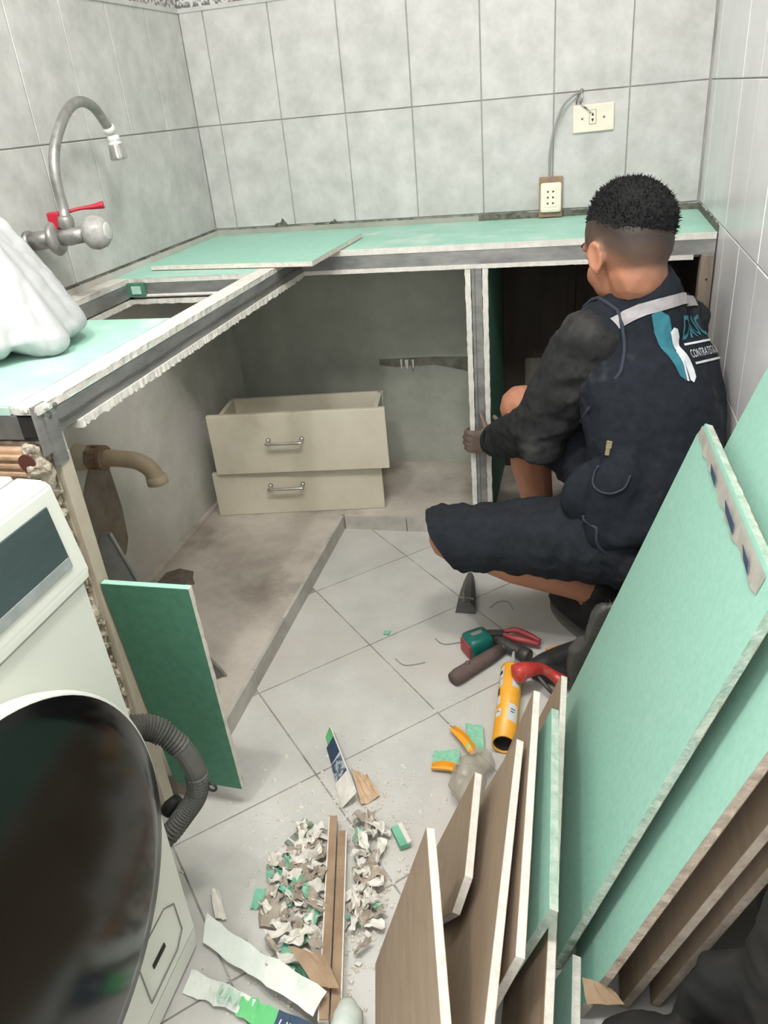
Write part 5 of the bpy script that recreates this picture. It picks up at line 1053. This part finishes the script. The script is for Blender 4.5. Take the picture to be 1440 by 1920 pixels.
for lab, pth in (('thin bent wire lying on the tiles left of the tape measure', [(0.846, -0.945, 0.002), (0.870, -0.965, 0.003), (0.905, -0.955, 0.003), (0.932, -0.945, 0.004)]), ('pale curled cord on the tile left of the hammer', [(0.765, -1.035, 0.002), (0.79, -1.055, 0.0025), (0.825, -1.045, 0.002), (0.838, -1.038, 0.002)]), ('thin dark wire loop in the shadow of the man', [(0.965, -0.80, 0.002), (0.985, -0.77, 0.003), (1.01, -0.77, 0.003), (1.025, -0.80, 0.002)])):
    tag(obj('loose_wire', tube(BM(), catmull(pth, 6), 0.0012, 6), CABLE, None, True, pth[0]), lab, 'wire')
# torn printed wrapping in the bottom left
t = ribbon_thing('torn_wrapping', 'long torn white wrapping strip across the floor below the debris', 'paper strip', [(0.600, -1.745, 0.010), (0.845, -1.848, 0.040), (0.832, -1.878, 0.030), (0.612, -1.790, 0.004)], PAPER_W, 0.012, seed=1.2, n=16)
bm = BM(); sheet(bm, [(0.765, -1.792, 0.046), (0.830, -1.80, 0.052), (0.862, -1.838, 0.046), (0.825, -1.842, 0.042)], 0.006, 0.0008, 7, 3.0); obj('brown_patch', bm, CARDB, t)
t = ribbon_thing('printed_wrapping', 'torn wrapping strip with pale green and dark blue print by the washing machine', 'paper strip', [(0.612, -1.832, 0.006), (0.735, -1.862, 0.016), (0.728, -1.886, 0.010), (0.612, -1.866, 0.003)], PAPER_W, 0.006, seed=5.2, n=12)
obj('green_print_band', sheet(BM(), [(0.712, -1.857, 0.015), (0.778, -1.874, 0.022), (0.774, -1.902, 0.014), (0.708, -1.885, 0.010)], 0.004, 0.0009, 8, 6.0), PRINT_G, t)
obj('blue_print_band', sheet(BM(), [(0.777, -1.873, 0.022), (0.850, -1.885, 0.026), (0.848, -1.935, 0.014), (0.773, -1.908, 0.014)], 0.004, 0.0009, 8, 7.0), PRINT_B, t)
def flat_text(nm, txt, size, o_, ux_, uy_, m_, par, off=0.0):
    bm = BM()
    for poly in text_polys(txt, size, 0, 0, 0, 1.0, off): bm.faces.new([bm.verts.new(Vector(o_) + Vector(ux_) * x + Vector(uy_) * y) for x, y in poly])
    obj(nm, bm, m_, par)
flat_text('white_lettering', 'UNI', 0.022, (0.782, -1.903, 0.031), (0.97, -0.2, 0.05), (0.2, 0.97, 0.1), PRINT_W, t)
flat_text('green_lettering', 'UN', 0.026, (0.672, -1.872, 0.0245), (0.97, -0.22, 0.08), (0.22, 0.97, 0.1), mat('faded_green_print', S(160, 196, 172), rough=0.8), t, 0.001)
bm = BM(); tube(bm, catmull([(0.872, -1.845, 0.016), (0.882, -1.875, 0.024), (0.880, -1.92, 0.028), (0.872, -1.97, 0.028)], 6), [0.014, 0.016, 0.018] + [0.0215] * 16, 18, True); wrinkle(bm, 0.003, 30, seed=3)
for v in bm.verts: v.co.z = max(v.co.z, 0.001)
t = thing('curled_wrapping', 'rolled end of pale wrapping at the foot of the leftmost brown board', 'paper strip', (0.88, -1.89, 0)); obj('roll', bm, PAPER_W, t, True)
t = ribbon_thing('broken_strip', 'short torn white strip leaning toward the washing machine', 'paper strip', [(0.585, -1.700, 0.014), (0.600, -1.700, 0.014), (0.632, -1.742, 0.006), (0.612, -1.745, 0.004)], SCRAP_W, 0.006, seed=2.9, n=6)
t = ribbon_thing('brown_flap', 'torn brown paper flap under the lower right green board', 'scrap', [(1.205, -1.80, 0.115), (1.245, -1.80, 0.10), (1.262, -1.815, 0.095), (1.212, -1.83, 0.105)], CARDB, 0.004, seed=2.1, n=6)
